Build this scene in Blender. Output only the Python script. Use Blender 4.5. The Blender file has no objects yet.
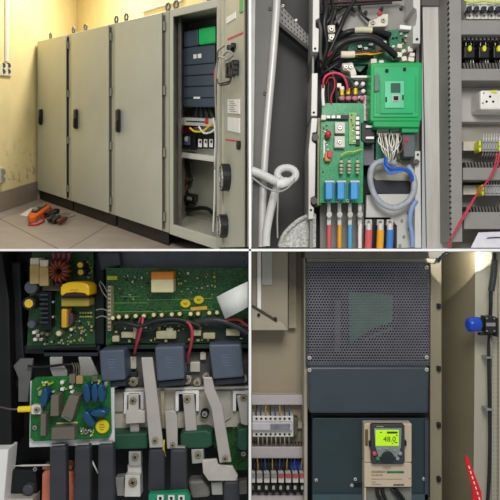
import bpy, math, random
from mathutils import Vector, Matrix
random.seed(7)
SC = bpy.context.scene
COL = SC.collection
F = 600.0                      # focal length in pixels of a 500 px frame
SC.view_settings.view_transform = 'Standard'
SC.view_settings.look = 'None'

# ---------------------------------------------------------------- camera
cam_d = bpy.data.cameras.new('camera'); cam_d.sensor_width = 36; cam_d.lens = 36*F/500
cam_d.clip_start = 0.05; cam_d.clip_end = 200
cam = bpy.data.objects.new('camera', cam_d); COL.objects.link(cam)
cam.location = (0, 0, 0); cam.rotation_euler = (math.pi/2, 0, 0)
SC.camera = cam

# ---------------------------------------------------------------- helpers
def P(px, py, Y):
    return Vector(((px-250)*Y/F, Y, (250-py)*Y/F))

def lin(c):
    return c/12.92 if c <= .04045 else ((c+.055)/1.055)**2.4
def rgb(h):
    h = h.lstrip('#'); return tuple(lin(int(h[i:i+2], 16)/255) for i in (0, 2, 4)) + (1,)

MATS = {}
def mat(name, hexc, rough=.55, metal=0., var=.10, scale=6., bump=0., stretch=None, spec=.4, hex2=None, emit=0, alpha=1, trans=0):
    if name in MATS: return MATS[name]
    m = bpy.data.materials.new(name); m.use_nodes = True
    nt = m.node_tree; b = nt.nodes['Principled BSDF']
    b.inputs['Roughness'].default_value = rough; b.inputs['Metallic'].default_value = metal
    b.inputs['Specular IOR Level'].default_value = spec
    tc = nt.nodes.new('ShaderNodeTexCoord'); mp = nt.nodes.new('ShaderNodeMapping')
    if stretch: mp.inputs['Scale'].default_value = stretch
    nz = nt.nodes.new('ShaderNodeTexNoise'); nz.inputs['Scale'].default_value = scale; nz.inputs['Detail'].default_value = 5
    nt.links.new(tc.outputs['Object'], mp.inputs['Vector']); nt.links.new(mp.outputs['Vector'], nz.inputs['Vector'])
    cr = nt.nodes.new('ShaderNodeValToRGB')
    c = rgb(hexc)
    if hex2: lo, hi = rgb(hex2), c
    else:
        lo = tuple(max(0, v*(1-var)) for v in c[:3]) + (1,); hi = tuple(min(1, v*(1+var)) for v in c[:3]) + (1,)
    cr.color_ramp.elements[0].color = lo; cr.color_ramp.elements[1].color = hi
    cr.color_ramp.elements[0].position = .35; cr.color_ramp.elements[1].position = .65
    nt.links.new(nz.outputs['Fac'], cr.inputs['Fac']); nt.links.new(cr.outputs['Color'], b.inputs['Base Color'])
    if emit:
        nt.links.new(cr.outputs['Color'], b.inputs['Emission Color']); b.inputs['Emission Strength'].default_value = emit
    if bump:
        bp = nt.nodes.new('ShaderNodeBump'); bp.inputs['Strength'].default_value = bump; bp.inputs['Distance'].default_value = .01
        nt.links.new(nz.outputs['Fac'], bp.inputs['Height']); nt.links.new(bp.outputs['Normal'], b.inputs['Normal'])
    if trans:
        b.inputs['Transmission Weight'].default_value = trans
    if alpha < 1: b.inputs['Alpha'].default_value = alpha
    MATS[name] = m; return m

def pcb(name, hexc, hexl, scale=30, amount=.62):
    """board green with fine lighter copper tracks (procedural brick + voronoi)"""
    if name in MATS: return MATS[name]
    m = mat(name, hexc, .35, 0, .18, 8); nt = m.node_tree; b = nt.nodes['Principled BSDF']
    tc = nt.nodes['Texture Coordinate']
    mp = nt.nodes.new('ShaderNodeMapping'); mp.inputs['Rotation'].default_value = (math.pi/2, 0, 0)
    br = nt.nodes.new('ShaderNodeTexBrick'); br.inputs['Scale'].default_value = scale/4
    br.inputs['Mortar Size'].default_value = .03; br.offset = .37
    br.inputs['Color1'].default_value = (0, 0, 0, 1); br.inputs['Color2'].default_value = (.25, .25, .25, 1); br.inputs['Mortar'].default_value = (1, 1, 1, 1)
    vo = nt.nodes.new('ShaderNodeTexVoronoi'); vo.inputs['Scale'].default_value = scale
    mx = nt.nodes.new('ShaderNodeMath'); mx.operation = 'MULTIPLY'
    lt = nt.nodes.new('ShaderNodeMath'); lt.operation = 'LESS_THAN'; lt.inputs[1].default_value = amount
    nt.links.new(tc.outputs['Object'], mp.inputs['Vector']); nt.links.new(mp.outputs['Vector'], br.inputs['Vector'])
    nt.links.new(tc.outputs['Object'], vo.inputs['Vector']); nt.links.new(vo.outputs['Distance'], lt.inputs[0])
    nt.links.new(br.outputs['Color'], mx.inputs[0]); nt.links.new(lt.outputs[0], mx.inputs[1])
    old = b.inputs['Base Color'].links[0].from_socket
    mix = nt.nodes.new('ShaderNodeMixRGB'); mix.inputs['Color2'].default_value = rgb(hexl)
    nt.links.new(mx.outputs[0], mix.inputs['Fac']); nt.links.new(old, mix.inputs['Color1']); nt.links.new(mix.outputs['Color'], b.inputs['Base Color'])
    return m

class M:
    """collects shapes in world space; build() links them as ONE mesh object"""
    def __init__(s): s.v = []; s.f = []; s.mi = []; s.sm = []; s.cur = 0
    def add(s, vs, fs, smooth=False):
        o = len(s.v); s.v += [Vector(v) for v in vs]
        for f in fs: s.f.append([i+o for i in f]); s.mi.append(s.cur); s.sm.append(smooth)
        return s
    def mat(s, i): s.cur = i; return s
    def hexa(s, a, b):            # a: 4 front corners (tl,tr,br,bl), b: 4 rear corners
        return s.add(list(a)+list(b), [(0, 3, 2, 1), (4, 5, 6, 7), (0, 1, 5, 4), (1, 2, 6, 5), (2, 3, 7, 6), (3, 0, 4, 7)])
    def box(s, x0, y0, x1, y1, Y0, Y1):      # front face outlined in image px at depth Y0, straight back to Y1
        d = Vector((0, Y1-Y0, 0)); a = [P(x0, y0, Y0), P(x1, y0, Y0), P(x1, y1, Y0), P(x0, y1, Y0)]
        return s.hexa(a, [p+d for p in a])
    def poly(s, pts, Y0, Y1):
        a = [P(x, y, Y0) for x, y in pts]; return s.extr(a, Vector((0, Y1-Y0, 0)))
    def extr(s, a, d):
        n = len(a); b = [p+d for p in a]
        fs = [tuple(reversed(range(n))), tuple(range(n, 2*n))]
        for i in range(n): j = (i+1) % n; fs.append((i, j, n+j, n+i))
        return s.add(a+b, fs)
    def rings(s, rings, cap0=True, cap1=True, smooth=True):
        n = len(rings[0]); vs = [p for r in rings for p in r]; fs = []
        for k in range(len(rings)-1):
            for i in range(n):
                j = (i+1) % n; fs.append((k*n+i, k*n+j, (k+1)*n+j, (k+1)*n+i))
        s.add(vs, fs, smooth)
        if cap0: s.add(rings[0], [tuple(reversed(range(n)))])
        if cap1: s.add(rings[-1], [tuple(range(n))])
        return s
    def disc(s, px, py, Y, r, depth, ry=None, rot=0, n=16, dome=0., bev=.12):
        """round thing facing the viewer: r in px at depth Y, body goes back by depth"""
        ry = ry or r; k = Y/F; c = P(px, py, Y); prof = []
        if dome:
            for t in (1, .8, .5, 0.2): prof.append((max(.02, math.sqrt(1-t*t)) if t < 1 else .02, -dome*t*r*k))
            prof.append((1, 0))
        else: prof += [(1-bev, 0), (1, bev*r*k)]
        prof.append((1, depth))
        R = []
        for q, dy in prof:
            ring = []
            for i in range(n):
                a = 2*math.pi*i/n; x, y = r*q*math.cos(a), ry*q*math.sin(a)
                xr, yr = x*math.cos(rot)-y*math.sin(rot), x*math.sin(rot)+y*math.cos(rot)
                ring.append(c+Vector((xr*k, dy, -yr*k)))
            R.append(ring)
        return s.rings(R, True, True, bool(dome))
    def cyl(s, a, b, r0, r1=None, n=12, smooth=True):
        return s.sweep([Vector(a), Vector(b)], [r0, r1 if r1 is not None else r0], n, smooth)
    def sweep(s, pts, rad, n=8, smooth=True, closed=False):
        T = []
        for i in range(len(pts)):
            p0, p1 = pts[max(0, i-1)], pts[min(len(pts)-1, i+1)]
            t = (p1-p0); T.append(t.normalized() if t.length > 1e-9 else Vector((0, 0, 1)))
        up = Vector((0, 1, 0)) if abs(T[0].y) < .9 else Vector((1, 0, 0))
        nrm = (up - T[0]*up.dot(T[0])).normalized(); R = []
        for i, p in enumerate(pts):
            nrm = (nrm - T[i]*nrm.dot(T[i])); nrm = nrm.normalized() if nrm.length > 1e-6 else Vector((0, 0, 1))
            bn = T[i].cross(nrm); r = rad[i] if isinstance(rad, (list, tuple)) else rad
            R.append([p + (nrm*math.cos(2*math.pi*k/n) + bn*math.sin(2*math.pi*k/n))*r for k in range(n)])
        return s.rings(R, True, True, smooth)
    def tubew(s, pts, r, n=8, sub=6):
        q = spline([Vector(p) for p in pts], sub); return s.sweep(q, r, n)
    def tube(s, pts, r, n=8, sub=6):         # pts = (px,py,Y), r in px
        Y = sum(p[2] for p in pts)/len(pts)
        return s.tubew([P(*p) for p in pts], r*Y/F, n, sub)
    def ellipsoid(s, c, rx, ry, rz, n=14, m=8):
        R = []
        for i in range(m+1):
            th = math.pi*(.02+.96*i/m); R.append([Vector((c[0]+rx*math.sin(th)*math.cos(2*math.pi*k/n), c[1]+ry*math.sin(th)*math.sin(2*math.pi*k/n), c[2]+rz*math.cos(th))) for k in range(n)])
        return s.rings(R)
    def perf(s, tl, tr, br, bl, nu, nv, depth, fill=.62, sides=6, stagger=False):
        """sheet with real holes: every cell is a ring of quads"""
        def pt(u, v): return (tl*(1-u)+tr*u)*(1-v) + (bl*(1-u)+br*u)*v
        def ringpts(sides):
            out = []
            for i in range(sides): a = 2*math.pi*(i+.5)/sides; out.append((math.cos(a), math.sin(a)))
            return out
        hp = ringpts(8)
        sq = []
        for x, y in hp: q = max(abs(x), abs(y)); sq.append((x/q, y/q))
        for i in range(8):           # snap ring to the square's corners
            x, y = sq[i]; sq[i] = (math.copysign(1, x) if abs(x) > .4 else x, math.copysign(1, y) if abs(y) > .4 else y)
        sq = [(1, .41), (.41, 1), (-.41, 1), (-1, .41), (-1, -.41), (-.41, -1), (.41, -1), (1, -.41)]
        for j in range(nv):
            for i in range(nu - (1 if stagger and j % 2 else 0)):
                cu, cv = (i+.5+(.5 if stagger and j % 2 else 0))/nu, (j+.5)/nv; hu, hv = .5/nu, .5/nv
                co = [(1, 1), (-1, 1), (-1, -1), (1, -1)]
                vs = [pt(cu+x*hu, cv+y*hv) for x, y in sq] + [pt(cu+x*hu*fill, cv+y*hv*fill) for x, y in hp] + [pt(cu+x*hu, cv+y*hv) for x, y in co]
                fs = []
                for k in range(8):
                    k2 = (k+1) % 8; fs.append((k, k2, 8+k2, 8+k))
                for c, k in ((16, 0), (17, 2), (18, 4), (19, 6)): fs.append((k, c, k+1))
                s.add(vs, fs)
        return s
    def build(s, name, mats, parent=None, bevel=0., label=None, kind=None, segs=2):
        me = bpy.data.meshes.new(name)
        lo = [min(v[i] for v in s.v) for i in range(3)]; hi = [max(v[i] for v in s.v) for i in range(3)]
        org = Vector((0, 0, 0))
        if parent is None: org = Vector(((lo[0]+hi[0])/2, (lo[1]+hi[1])/2, lo[2]))
        me.from_pydata([tuple(v-org) for v in s.v], [], s.f)
        for m in (mats if isinstance(mats, (list, tuple)) else [mats]): me.materials.append(m)
        me.polygons.foreach_set('material_index', s.mi); me.polygons.foreach_set('use_smooth', s.sm)
        me.update()
        o = bpy.data.objects.new(name, me); COL.objects.link(o); o.location = org
        if parent is not None: o.parent = parent
        if bevel:
            b = o.modifiers.new('bevel', 'BEVEL'); b.width = bevel; b.segments = segs; b.limit_method = 'ANGLE'; b.angle_limit = math.radians(50)
        if label: o['label'] = label
        if kind: o['kind'] = kind
        return o

def spline(pts, sub=6):
    if len(pts) < 3: return pts
    out = []
    for i in range(len(pts)-1):
        p0 = pts[i-1] if i else pts[0]*2-pts[1]; p1, p2 = pts[i], pts[i+1]
        p3 = pts[i+2] if i+2 < len(pts) else pts[-1]*2-pts[-2]
        for k in range(sub):
            t = k/sub; out.append(.5*((2*p1)+(p2-p0)*t+(2*p0-5*p1+4*p2-p3)*t*t+(3*p1-p0-3*p2+p3)*t**3))
    out.append(pts[-1]); return out

ROOTS = []
def thing(name, label, cat, group=None):
    o = bpy.data.objects.new(name, None); COL.objects.link(o); o.empty_display_size = .05
    o['label'] = label; o['category'] = cat
    if group: o['group'] = group
    ROOTS.append(o); return o
def tag(o, label, cat, group=None, kind=None):
    o['label'] = label; o['category'] = cat
    if group: o['group'] = group
    if kind: o['kind'] = kind
    return o
def struct(o): o['kind'] = 'structure'; return o
def settle_roots():
    """move each thing's Empty to the base of its parts"""
    for r in ROOTS:
        desc = [c for c in r.children_recursive if c.type == 'MESH']
        if not desc: continue
        vs = [v.co for c in desc for v in c.data.vertices]
        lo = [min(v[i] for v in vs) for i in range(3)]; hi = [max(v[i] for v in vs) for i in range(3)]
        org = Vector(((lo[0]+hi[0])/2, (lo[1]+hi[1])/2, lo[2]))
        for c in desc: c.data.transform(Matrix.Translation(-org))
        r.location = org

def screw(parent, px, py, Y, r, m, dark, name='screw', depth=.02, hexh=False):
    q = M(); q.disc(px, py, Y, r, depth, n=6 if hexh else 14, bev=.2)
    q.mat(1); a = random.uniform(0, 1.5)
    k = Y/F
    for t in (a, a+math.pi/2):
        ux, uy = math.cos(t)*r*.55, math.sin(t)*r*.55; wx, wy = -math.sin(t)*r*.14, math.cos(t)*r*.14
        pts = [(px+ux+wx, py+uy+wy), (px-ux+wx, py-uy+wy), (px-ux-wx, py-uy-wy), (px+ux-wx, py+uy-wy)]
        q.poly(pts, Y-.0012, Y+.003)
    return q.build(name, [m, dark], parent)

def text_mesh(name, body, m, parent, px, py, Y, h, sx=1., rotmat=None, extr=.0008, shear=0):
    """lettering as real geometry; h = cap height in px, anchored left at px, baseline at py"""
    c = bpy.data.curves.new(name, 'FONT'); c.body = body; c.size = h*Y/F/.7; c.extrude = extr; c.shear = shear; c.resolution_u = 3
    t = bpy.data.objects.new(name, c); COL.objects.link(t)
    dg = bpy.context.evaluated_depsgraph_get(); dg.update()
    me = bpy.data.meshes.new_from_object(t.evaluated_get(dg))
    bpy.data.objects.remove(t)
    mt = Matrix.Translation(P(px, py, Y)) @ Matrix.Rotation(math.pi/2, 4, 'X') @ Matrix.Diagonal((sx, 1, 1, 1))
    me.transform(mt if rotmat is None else rotmat)
    me.materials.clear(); me.materials.append(m)
    o = bpy.data.objects.new(name, me); COL.objects.link(o); o.parent = parent; return o

def area(name, loc, target, size, power, color=(1, 1, 1), sy=None, spread=180):
    l = bpy.data.lights.new(name, 'AREA'); l.energy = power; l.color = color; l.size = size
    if sy: l.shape = 'RECTANGLE'; l.size_y = sy
    l.spread = math.radians(spread)
    o = bpy.data.objects.new(name, l); COL.objects.link(o); o.location = loc
    o.rotation_euler = (Vector(target)-Vector(loc)).to_track_quat('-Z', 'Y').to_euler(); return o
def spot(name, loc, target, power, angle, blend=.3, color=(1, 1, 1), radius=.05):
    l = bpy.data.lights.new(name, 'SPOT'); l.energy = power; l.color = color; l.spot_size = math.radians(angle); l.spot_blend = blend; l.shadow_soft_size = radius
    o = bpy.data.objects.new(name, l); COL.objects.link(o); o.location = loc
    o.rotation_euler = (Vector(target)-Vector(loc)).to_track_quat('-Z', 'Y').to_euler(); return o

# ---------------------------------------------------------------- shared materials
white = mat('white_paint', '#f4f3f0', .6, var=.02)
black = mat('black_plastic', '#141516', .45, var=.2)
rubber = mat('black_rubber', '#1b1c1d', .5, var=.25)
steel = mat('bright_steel', '#b4b2ac', .32, .75, .12, 10)
zinc = mat('zinc_metal', '#c9c6be', .4, .35, .08, 8)
brass = mat('brass', '#b59a55', .35, .7, .15, 10)
dark = mat('dark_recess', '#0d0e0f', .7, var=.2)
copper = mat('copper', '#a4502c', .4, .6, .25, 14)
red = mat('red_insulation', '#b3202c', .45, var=.1)
yellow = mat('yellow_plastic', '#e3c51e', .45, var=.06)
blue = mat('blue_plastic', '#1d57b8', .4, var=.1)
cream = mat('cream_plastic', '#d9d2bb', .5, var=.06)
whitep = mat('white_plastic', '#e8e6df', .45, var=.04)
greyp = mat('grey_plastic', '#85847e', .55, var=.06)
# ================================================================ COMPARTMENT WALLS (four rooms under one white cross of partitions)
pm = M(); pm.hexa([Vector((-.0099, 5.4, 2.6)), Vector((.0099, 5.4, 2.6)), Vector((.0099, 5.4, -2.6)), Vector((-.0099, 5.4, -2.6))],
                  [Vector((-.0099, 16, 6.9)), Vector((.0099, 16, 6.9)), Vector((.0099, 16, -2.6)), Vector((-.0099, 16, -2.6))])
struct(pm.build('trim_1', white))
pm = M(); pm.hexa([Vector((-2.7, 5.4, .0099)), Vector((2.7, 5.4, .0099)), Vector((2.7, 5.4, -.0099)), Vector((-2.7, 5.4, -.0099))],
                  [Vector((-6.5, 15.5, .0099)), Vector((6.5, 15.5, .0099)), Vector((6.5, 15.5, -.0099)), Vector((-6.5, 15.5, -.0099))])
struct(pm.build('trim_2', white))

# ================================================================ TOP LEFT: switchgear room
e1 = Vector((475, -600, -147)).normalized()     # along the cabinet row, towards the viewer
e2 = Vector((58, 600, 147)).normalized()        # into the wall
EZ = Vector((0, 0, 1))
O = P(38, 199, 12)
def R(a, b, h): return O + e1*a + e2*b + EZ*h
def rp(px, py, b):
    d = Vector((px-250, F, 250-py))
    A = Matrix((( e1.x, 0, -d.x), (e1.y, 0, -d.y), (e1.z, 1, -d.z))); r = -(O+e2*b)
    s = A.inverted() @ r; return s.x, s.y
def ax(px, b=0): return rp(px, 150, b)[0]
def rbox(q, a0, a1, b0, b1, h0, h1):
    return q.hexa([R(a0, b0, h1), R(a1, b0, h1), R(a1, b0, h0), R(a0, b0, h0)], [R(a0, b1, h1), R(a1, b1, h1), R(a1, b1, h0), R(a0, b1, h0)])
def rpx(q, x0, y0, x1, y1, b0, b1):              # px rectangle on plane b0 (y measured on its left edge)
    a0, h1 = rp(x0, y0, b0); a1 = ax(x1, b0); h0 = rp(x0, y1, b0)[1]
    return rbox(q, a0, a1, b0, b1, h0, h1)
def rtube(q, pts, r, n=8): return q.tubew([R(*p) for p in pts], r, n)
def RP(px, py, b): a, h = rp(px, py, b); return R(a, b, h)

wall_m = mat('cream_wall_paint', '#e3d29c', .8, var=.05, scale=1.6, bump=.05)
# grime near the floor of the wall
nt = wall_m.node_tree; bs = nt.nodes['Principled BSDF']; old = bs.inputs['Base Color'].links[0].from_socket
n2 = nt.nodes.new('ShaderNodeTexNoise'); n2.inputs['Scale'].default_value = 4.5; n2.inputs['Detail'].default_value = 8; n2.inputs['Roughness'].default_value = .65
r2 = nt.nodes.new('ShaderNodeValToRGB'); r2.color_ramp.elements[0].position = .56; r2.color_ramp.elements[1].position = .63
sx = nt.nodes.new('ShaderNodeSeparateXYZ'); tc = nt.nodes['Texture Coordinate']; nt.links.new(tc.outputs['UV'], sx.inputs[0])
rz = nt.nodes.new('ShaderNodeValToRGB'); el = rz.color_ramp.elements
el[0].position = 0; el[0].color = (.5, .5, .5, 1); el[1].position = .22; el[1].color = (.0, .0, .0, 1)
e = el.new(.08); e.color = (.65, .65, .65, 1); e = el.new(.17); e.color = (.3, .3, .3, 1)
ml = nt.nodes.new('ShaderNodeMath'); ml.operation = 'MULTIPLY'
mxx = nt.nodes.new('ShaderNodeMixRGB'); mxx.inputs['Color2'].default_value = rgb('#8d8474')
nt.links.new(tc.outputs['Object'], n2.inputs['Vector']); nt.links.new(n2.outputs['Fac'], r2.inputs['Fac']); nt.links.new(sx.outputs['Y'], rz.inputs['Fac'])
nt.links.new(r2.outputs['Color'], ml.inputs[0]); nt.links.new(rz.outputs['Color'], ml.inputs[1]); nt.links.new(ml.outputs[0], mxx.inputs['Fac'])
nt.links.new(old, mxx.inputs['Color1']); nt.links.new(mxx.outputs['Color'], bs.inputs['Base Color'])

def uvquad(name, corners, m, uv):
    me = bpy.data.meshes.new(name); me.from_pydata([tuple(c) for c in corners], [], [(0, 1, 2, 3)])
    l = me.uv_layers.new(name='UVMap')
    for i, t in enumerate(uv): l.data[i].uv = t
    me.materials.append(m); o = bpy.data.objects.new(name, me); COL.objects.link(o); struct(o)
    md = o.modifiers.new('thick', 'SOLIDIFY'); md.thickness = .04; md.offset = -1
    return o
BW = 2.12; HT = 6.2
aL = -.03
uvquad('wall_left', [R(aL, -3.2, 0), R(aL, BW, 0), R(aL, BW, HT), R(aL, -3.2, HT)], wall_m, [(0, 0), (1, 0), (1, 1), (0, 1)])
aR = ax(249, BW) 
a_end = 8.3
# the wall behind the row stops at the partition
def a_at_x(b, X): return (X-(O.x+e2.x*b))/e1.x
aE = a_at_x(BW, -.012)
uvquad('wall_back', [R(aL, BW, 0), R(aE, BW, 0), R(aE, BW, HT), R(aL, BW, HT)], wall_m, [(0, 0), (1, 0), (1, 1), (0, 1)])
# floor: stops where it meets the slab; large beige tiles
fm = mat('beige_floor_tile', '#a2968a', .35, var=.07, scale=3)
nt = fm.node_tree; bs = nt.nodes['Principled BSDF']; old = bs.inputs['Base Color'].links[0].from_socket
br = nt.nodes.new('ShaderNodeTexBrick'); br.offset = 0; br.inputs['Scale'].default_value = 1; br.inputs['Brick Width'].default_value = 1; br.inputs['Row Height'].default_value = 1
br.inputs['Mortar Size'].default_value = .006; br.inputs['Color1'].default_value = (0, 0, 0, 1); br.inputs['Color2'].default_value = (0, 0, 0, 1); br.inputs['Mortar'].default_value = (1, 1, 1, 1)
mxx = nt.nodes.new('ShaderNodeMixRGB'); mxx.inputs['Color2'].default_value = rgb('#6b6156')
nt.links.new(nt.nodes['Texture Coordinate'].outputs['UV'], br.inputs['Vector']); nt.links.new(br.outputs['Color'], mxx.inputs['Fac'])
nt.links.new(old, mxx.inputs['Color1']); nt.links.new(mxx.outputs['Color'], bs.inputs['Base Color'])
bz = lambda a, Z: (Z - (O.z + e1.z*a))/e2.z      # b where the floor reaches height Z
fl = [(aL, bz(aL, .012)), (a_at_x(bz(8.0, .012), -.012), None), (aE, BW), (aL, BW)]
# corner where the floor meets slab (Z=.012) and partition (X=-.012)
A2 = Matrix(((e1.x, e2.x), (e1.z, e2.z))); sol = A2.inverted() @ Vector((-.012-O.x, .012-O.z))
fl[1] = (sol.x, sol.y)
TILE = 2.9; ua, ub = ax(72, 0), 0
ta, tb = rp(60, 248, 0)
def floor_ab(px, py):
    d = Vector((px-250, F, 250-py)); A = Matrix(((e1.x, e2.x, -d.x), (e1.y, e2.y, -d.y), (e1.z, e2.z, -d.z))); s = A.inverted() @ (-O); return s.x, s.y
g1 = floor_ab(72, 247); g2 = floor_ab(10, 224)
def FP(px, py, lift=0): a, b = floor_ab(px, py); return R(a, b, lift)
uvquad('floor', [R(a, b, 0) for a, b in fl], fm, [((a-g1[0])/TILE, (b-g2[1])/TILE) for a, b in fl])
bm_ = mat('taupe_skirting', '#8a7c70', .5, var=.06)
q = M(); rbox(q, aL, aL+.04, -3.1, -.02, .0, .36); struct(q.build('baseboard_left', bm_, bevel=.01))
q = M(); rbox(q, aL+.05, aE-.05, BW-.04, BW, 0, .36); struct(q.build('baseboard_back', bm_, bevel=.01))

# ---- things on the left wall
def lw(px, py):                                   # point on the left wall -> (b,h)
    d = Vector((px-250, F, 250-py)); A = Matrix(((e2.x, 0, -d.x), (e2.y, 0, -d.y), (e2.z, 1, -d.z))); s = A.inverted() @ (-(O+e1*aL)); return s.x, s.y
def lbox(q, x0, y0, x1, y1, t0, t1):
    b0, h1 = lw(x0, y0); b1, _ = lw(x1, y0); _, h0 = lw(x0, y1)
    return rbox(q, aL+t0, aL+t1, b0, b1, h0, h1)
cb, ch = lw(6, 62)
q = M(); rtube(q, [(aL+.04, cb, ch), (aL+.04, cb, ch+1.2), (aL+.04, cb, 5.8)], .035)
tag(q.build('conduit', whitep), 'thin white vertical cable conduit on the cream wall above the socket', 'conduit')
soc = thing('wall_socket', 'cream double wall socket box at the foot of the white conduit', 'socket')
q = M(); lbox(q, -3, 62.5, 11, 75.5, 0, .05); q.build('socket_box', cream, soc, bevel=.015)
for xx, yy in ((2.2, 65.5), (7.5, 65.5), (2.2, 71.5), (7.5, 71.5)):
    b, h = lw(xx, yy); q = M(); q.cyl(R(aL+.04, b, h), R(aL+.056, b, h), .045, n=14); q.build('outlet', mat('outlet_grey', '#57524a', .5), soc)
soc2 = thing('wall_socket', 'small pale wall socket low on the stained wall near the skirting', 'socket')
q = M(); lbox(q, -4, 168, 3.5, 184, 0, .06); q.build('face_plate', mat('aged_plate', '#c9bf9d', .6), soc2, bevel=.015)
for yy in (172, 179):
    b, h = lw(1, yy); q = M(); q.cyl(R(aL+.055, b, h), R(aL+.075, b, h), .06, n=12); q.build('outlet', greyp, soc2)
# thin trunking on the wall above the row
q = M()
w = [RP(143, 12, BW-.03), RP(158, 7, BW-.03), RP(181, 1.2, BW-.03), RP(183, -4, BW-.03)]
for i in range(3): q.cyl(w[i], w[i+1], .022, n=6)
tag(q.build('cable_trunking', mat('aged_white', '#d8d2b4', .6)), 'thin pale cable run along the cream wall above the cabinets', 'cable')

# ---- cabinets
cab_m = mat('grey_cabinet_paint', '#b0b0a0', .42, var=.05, scale=1.3)
cab_d = mat('grey_cabinet_edge', '#a5a390', .5, var=.06, scale=2)
plinth_m = mat('black_plinth', '#232018', .6, var=.2)
seal_m = mat('black_door_seal', '#17160f', .7, var=.2)
TOPH = rp(39, 41, 0)[1]; PL = rp(38, 190, 0)[1]
def eye(parent, a, b):
    q = M(); c = R(a, b, TOPH+.075); ring = [c + (e1*math.cos(t)+EZ*math.sin(t))*.05 for t in [2*math.pi*i/14 for i in range(15)]]
    q.sweep(ring, .016, 6); q.cyl(R(a, b, TOPH-.01), R(a, b, TOPH+.035), .03, n=8); q.build('lifting_eye', mat('dull_eye', '#77756a', .5, .3), parent)
def handle(parent, px, y0, y1):
    a, h1 = rp(px, y0, -.08); _, h0 = rp(px, y1, -.08)
    q = M(); rbox(q, a-.055, a+.055, -.17, -.055, h0, h1); o = q.build('handle', black, parent, bevel=.03)
    q = M(); rbox(q, a-.03, a+.03, -.21, -.16, h0+.1*(h1-h0), h0+.55*(h1-h0)); q.build('grip', rubber, o, bevel=.015)
def closed_cabinet(x0, xd, x1, hx, hy0, hy1, label, eyes):
    t = thing('electrical_cabinet', label, 'cabinet', 'closed grey cabinets in the row')
    a0, ad, a1 = ax(x0), ax(xd), ax(x1)-.012
    q = M(); rbox(q, a0, a1, 0, 1.95, PL, TOPH); q.build('body', cab_d, t, bevel=.012)
    q = M(); rbox(q, a0+.01, ad-.02, -.02, .0, PL+.03, TOPH-.03)
    rbox(q, ad-.03, ad+.06, -.012, 0, PL+.05, TOPH-.05); q.build('door_seal', seal_m if x0 < 50 else mat('olive_gap', '#5f5d4d', .6), t)
    q = M(); rbox(q, a0, ad, -.07, -.02, PL+.02, TOPH-.015); d = q.build('door', cab_m, t, bevel=.012)
    handle(d, hx, hy0, hy1)
    for f in (.07, .36, .64, .93):
        h = PL+(TOPH-PL)*f; q = M(); q.cyl(R(ad+.05, -.03, h-.06), R(ad+.05, -.03, h+.06), .024, n=8); q.build('hinge', mat('dull_hinge', '#6f6d60', .5, .2), t)
    q = M(); rbox(q, a0+.02, a1-.02, .03, 1.9, 0, PL); q.build('plinth', plinth_m, t, bevel=.008)
    for e in eyes: eye(t, ax(e), .12 if e > 45 else .3)
    return t
closed_cabinet(39, 67.5, 73, 41.5, 109, 125, 'narrowest looking closed grey cabinet, at the far left end of the row against the wall', (48, 71))
closed_cabinet(73, 110, 116.5, 76.5, 109, 129, 'second closed grey cabinet from the left wall, between two other closed cabinets', (83, 114))
closed_cabinet(116.5, 163, 169.5, 118.8, 109, 132.5, 'largest looking closed grey cabinet, right beside the open cabinet', (124, 166))

# ---- open cabinet
oc = thing('electrical_cabinet', 'open grey cabinet with drive inside and door swung out to the right', 'cabinet')
a0, a1 = ax(170), ax(220)
TH = .10; BD = 1.05
q = M(); rbox(q, a0, a0+TH*.5, 0, BD, PL, TOPH); q.build('side_panel', mat('cabinet_inner_grey', '#8f8d7e', .5, var=.05), oc)
q = M(); rbox(q, a1-TH*.5, a1, 0, BD, PL, TOPH); q.build('side_panel', cab_d, oc)
q = M(); rbox(q, a0, a1, 0, BD, TOPH-.06, TOPH); q.build('top_panel', cab_d, oc)
q = M(); rbox(q, a0, a1, 0, BD, PL, PL+.06); q.build('bottom_panel', cab_m, oc)
q = M(); rbox(q, a0, a1, BD, BD+.06, PL, TOPH); q.build('back_panel', mat('mounting_plate', '#a3a293', .5, var=.06), oc)
q = M()                                            # front frame
ai = ax(173.6); aj = ax(217.2)
rbox(q, a0, ai, -.03, .03, PL, TOPH); rbox(q, aj, a1, -.03, .03, PL, TOPH); rbox(q, ai, aj, -.03, .03, TOPH-.10, TOPH); rbox(q, ai, aj, -.03, .03, PL, PL+.14)
q.build('door_frame', cab_m, oc, bevel=.01)
q = M(); rbox(q, a0+.02, a1-.06, .03, BD, PL*.0+.16, PL); q.build('plinth', plinth_m, oc)
q = M(); rbox(q, ax(178, .2), ax(181, .2), .2, .28, PL+.06, TOPH-.06); q.build('mounting_rail', steel, oc)
eye(oc, ax(174.5), .1); eye(oc, ax(208), .1)

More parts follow.
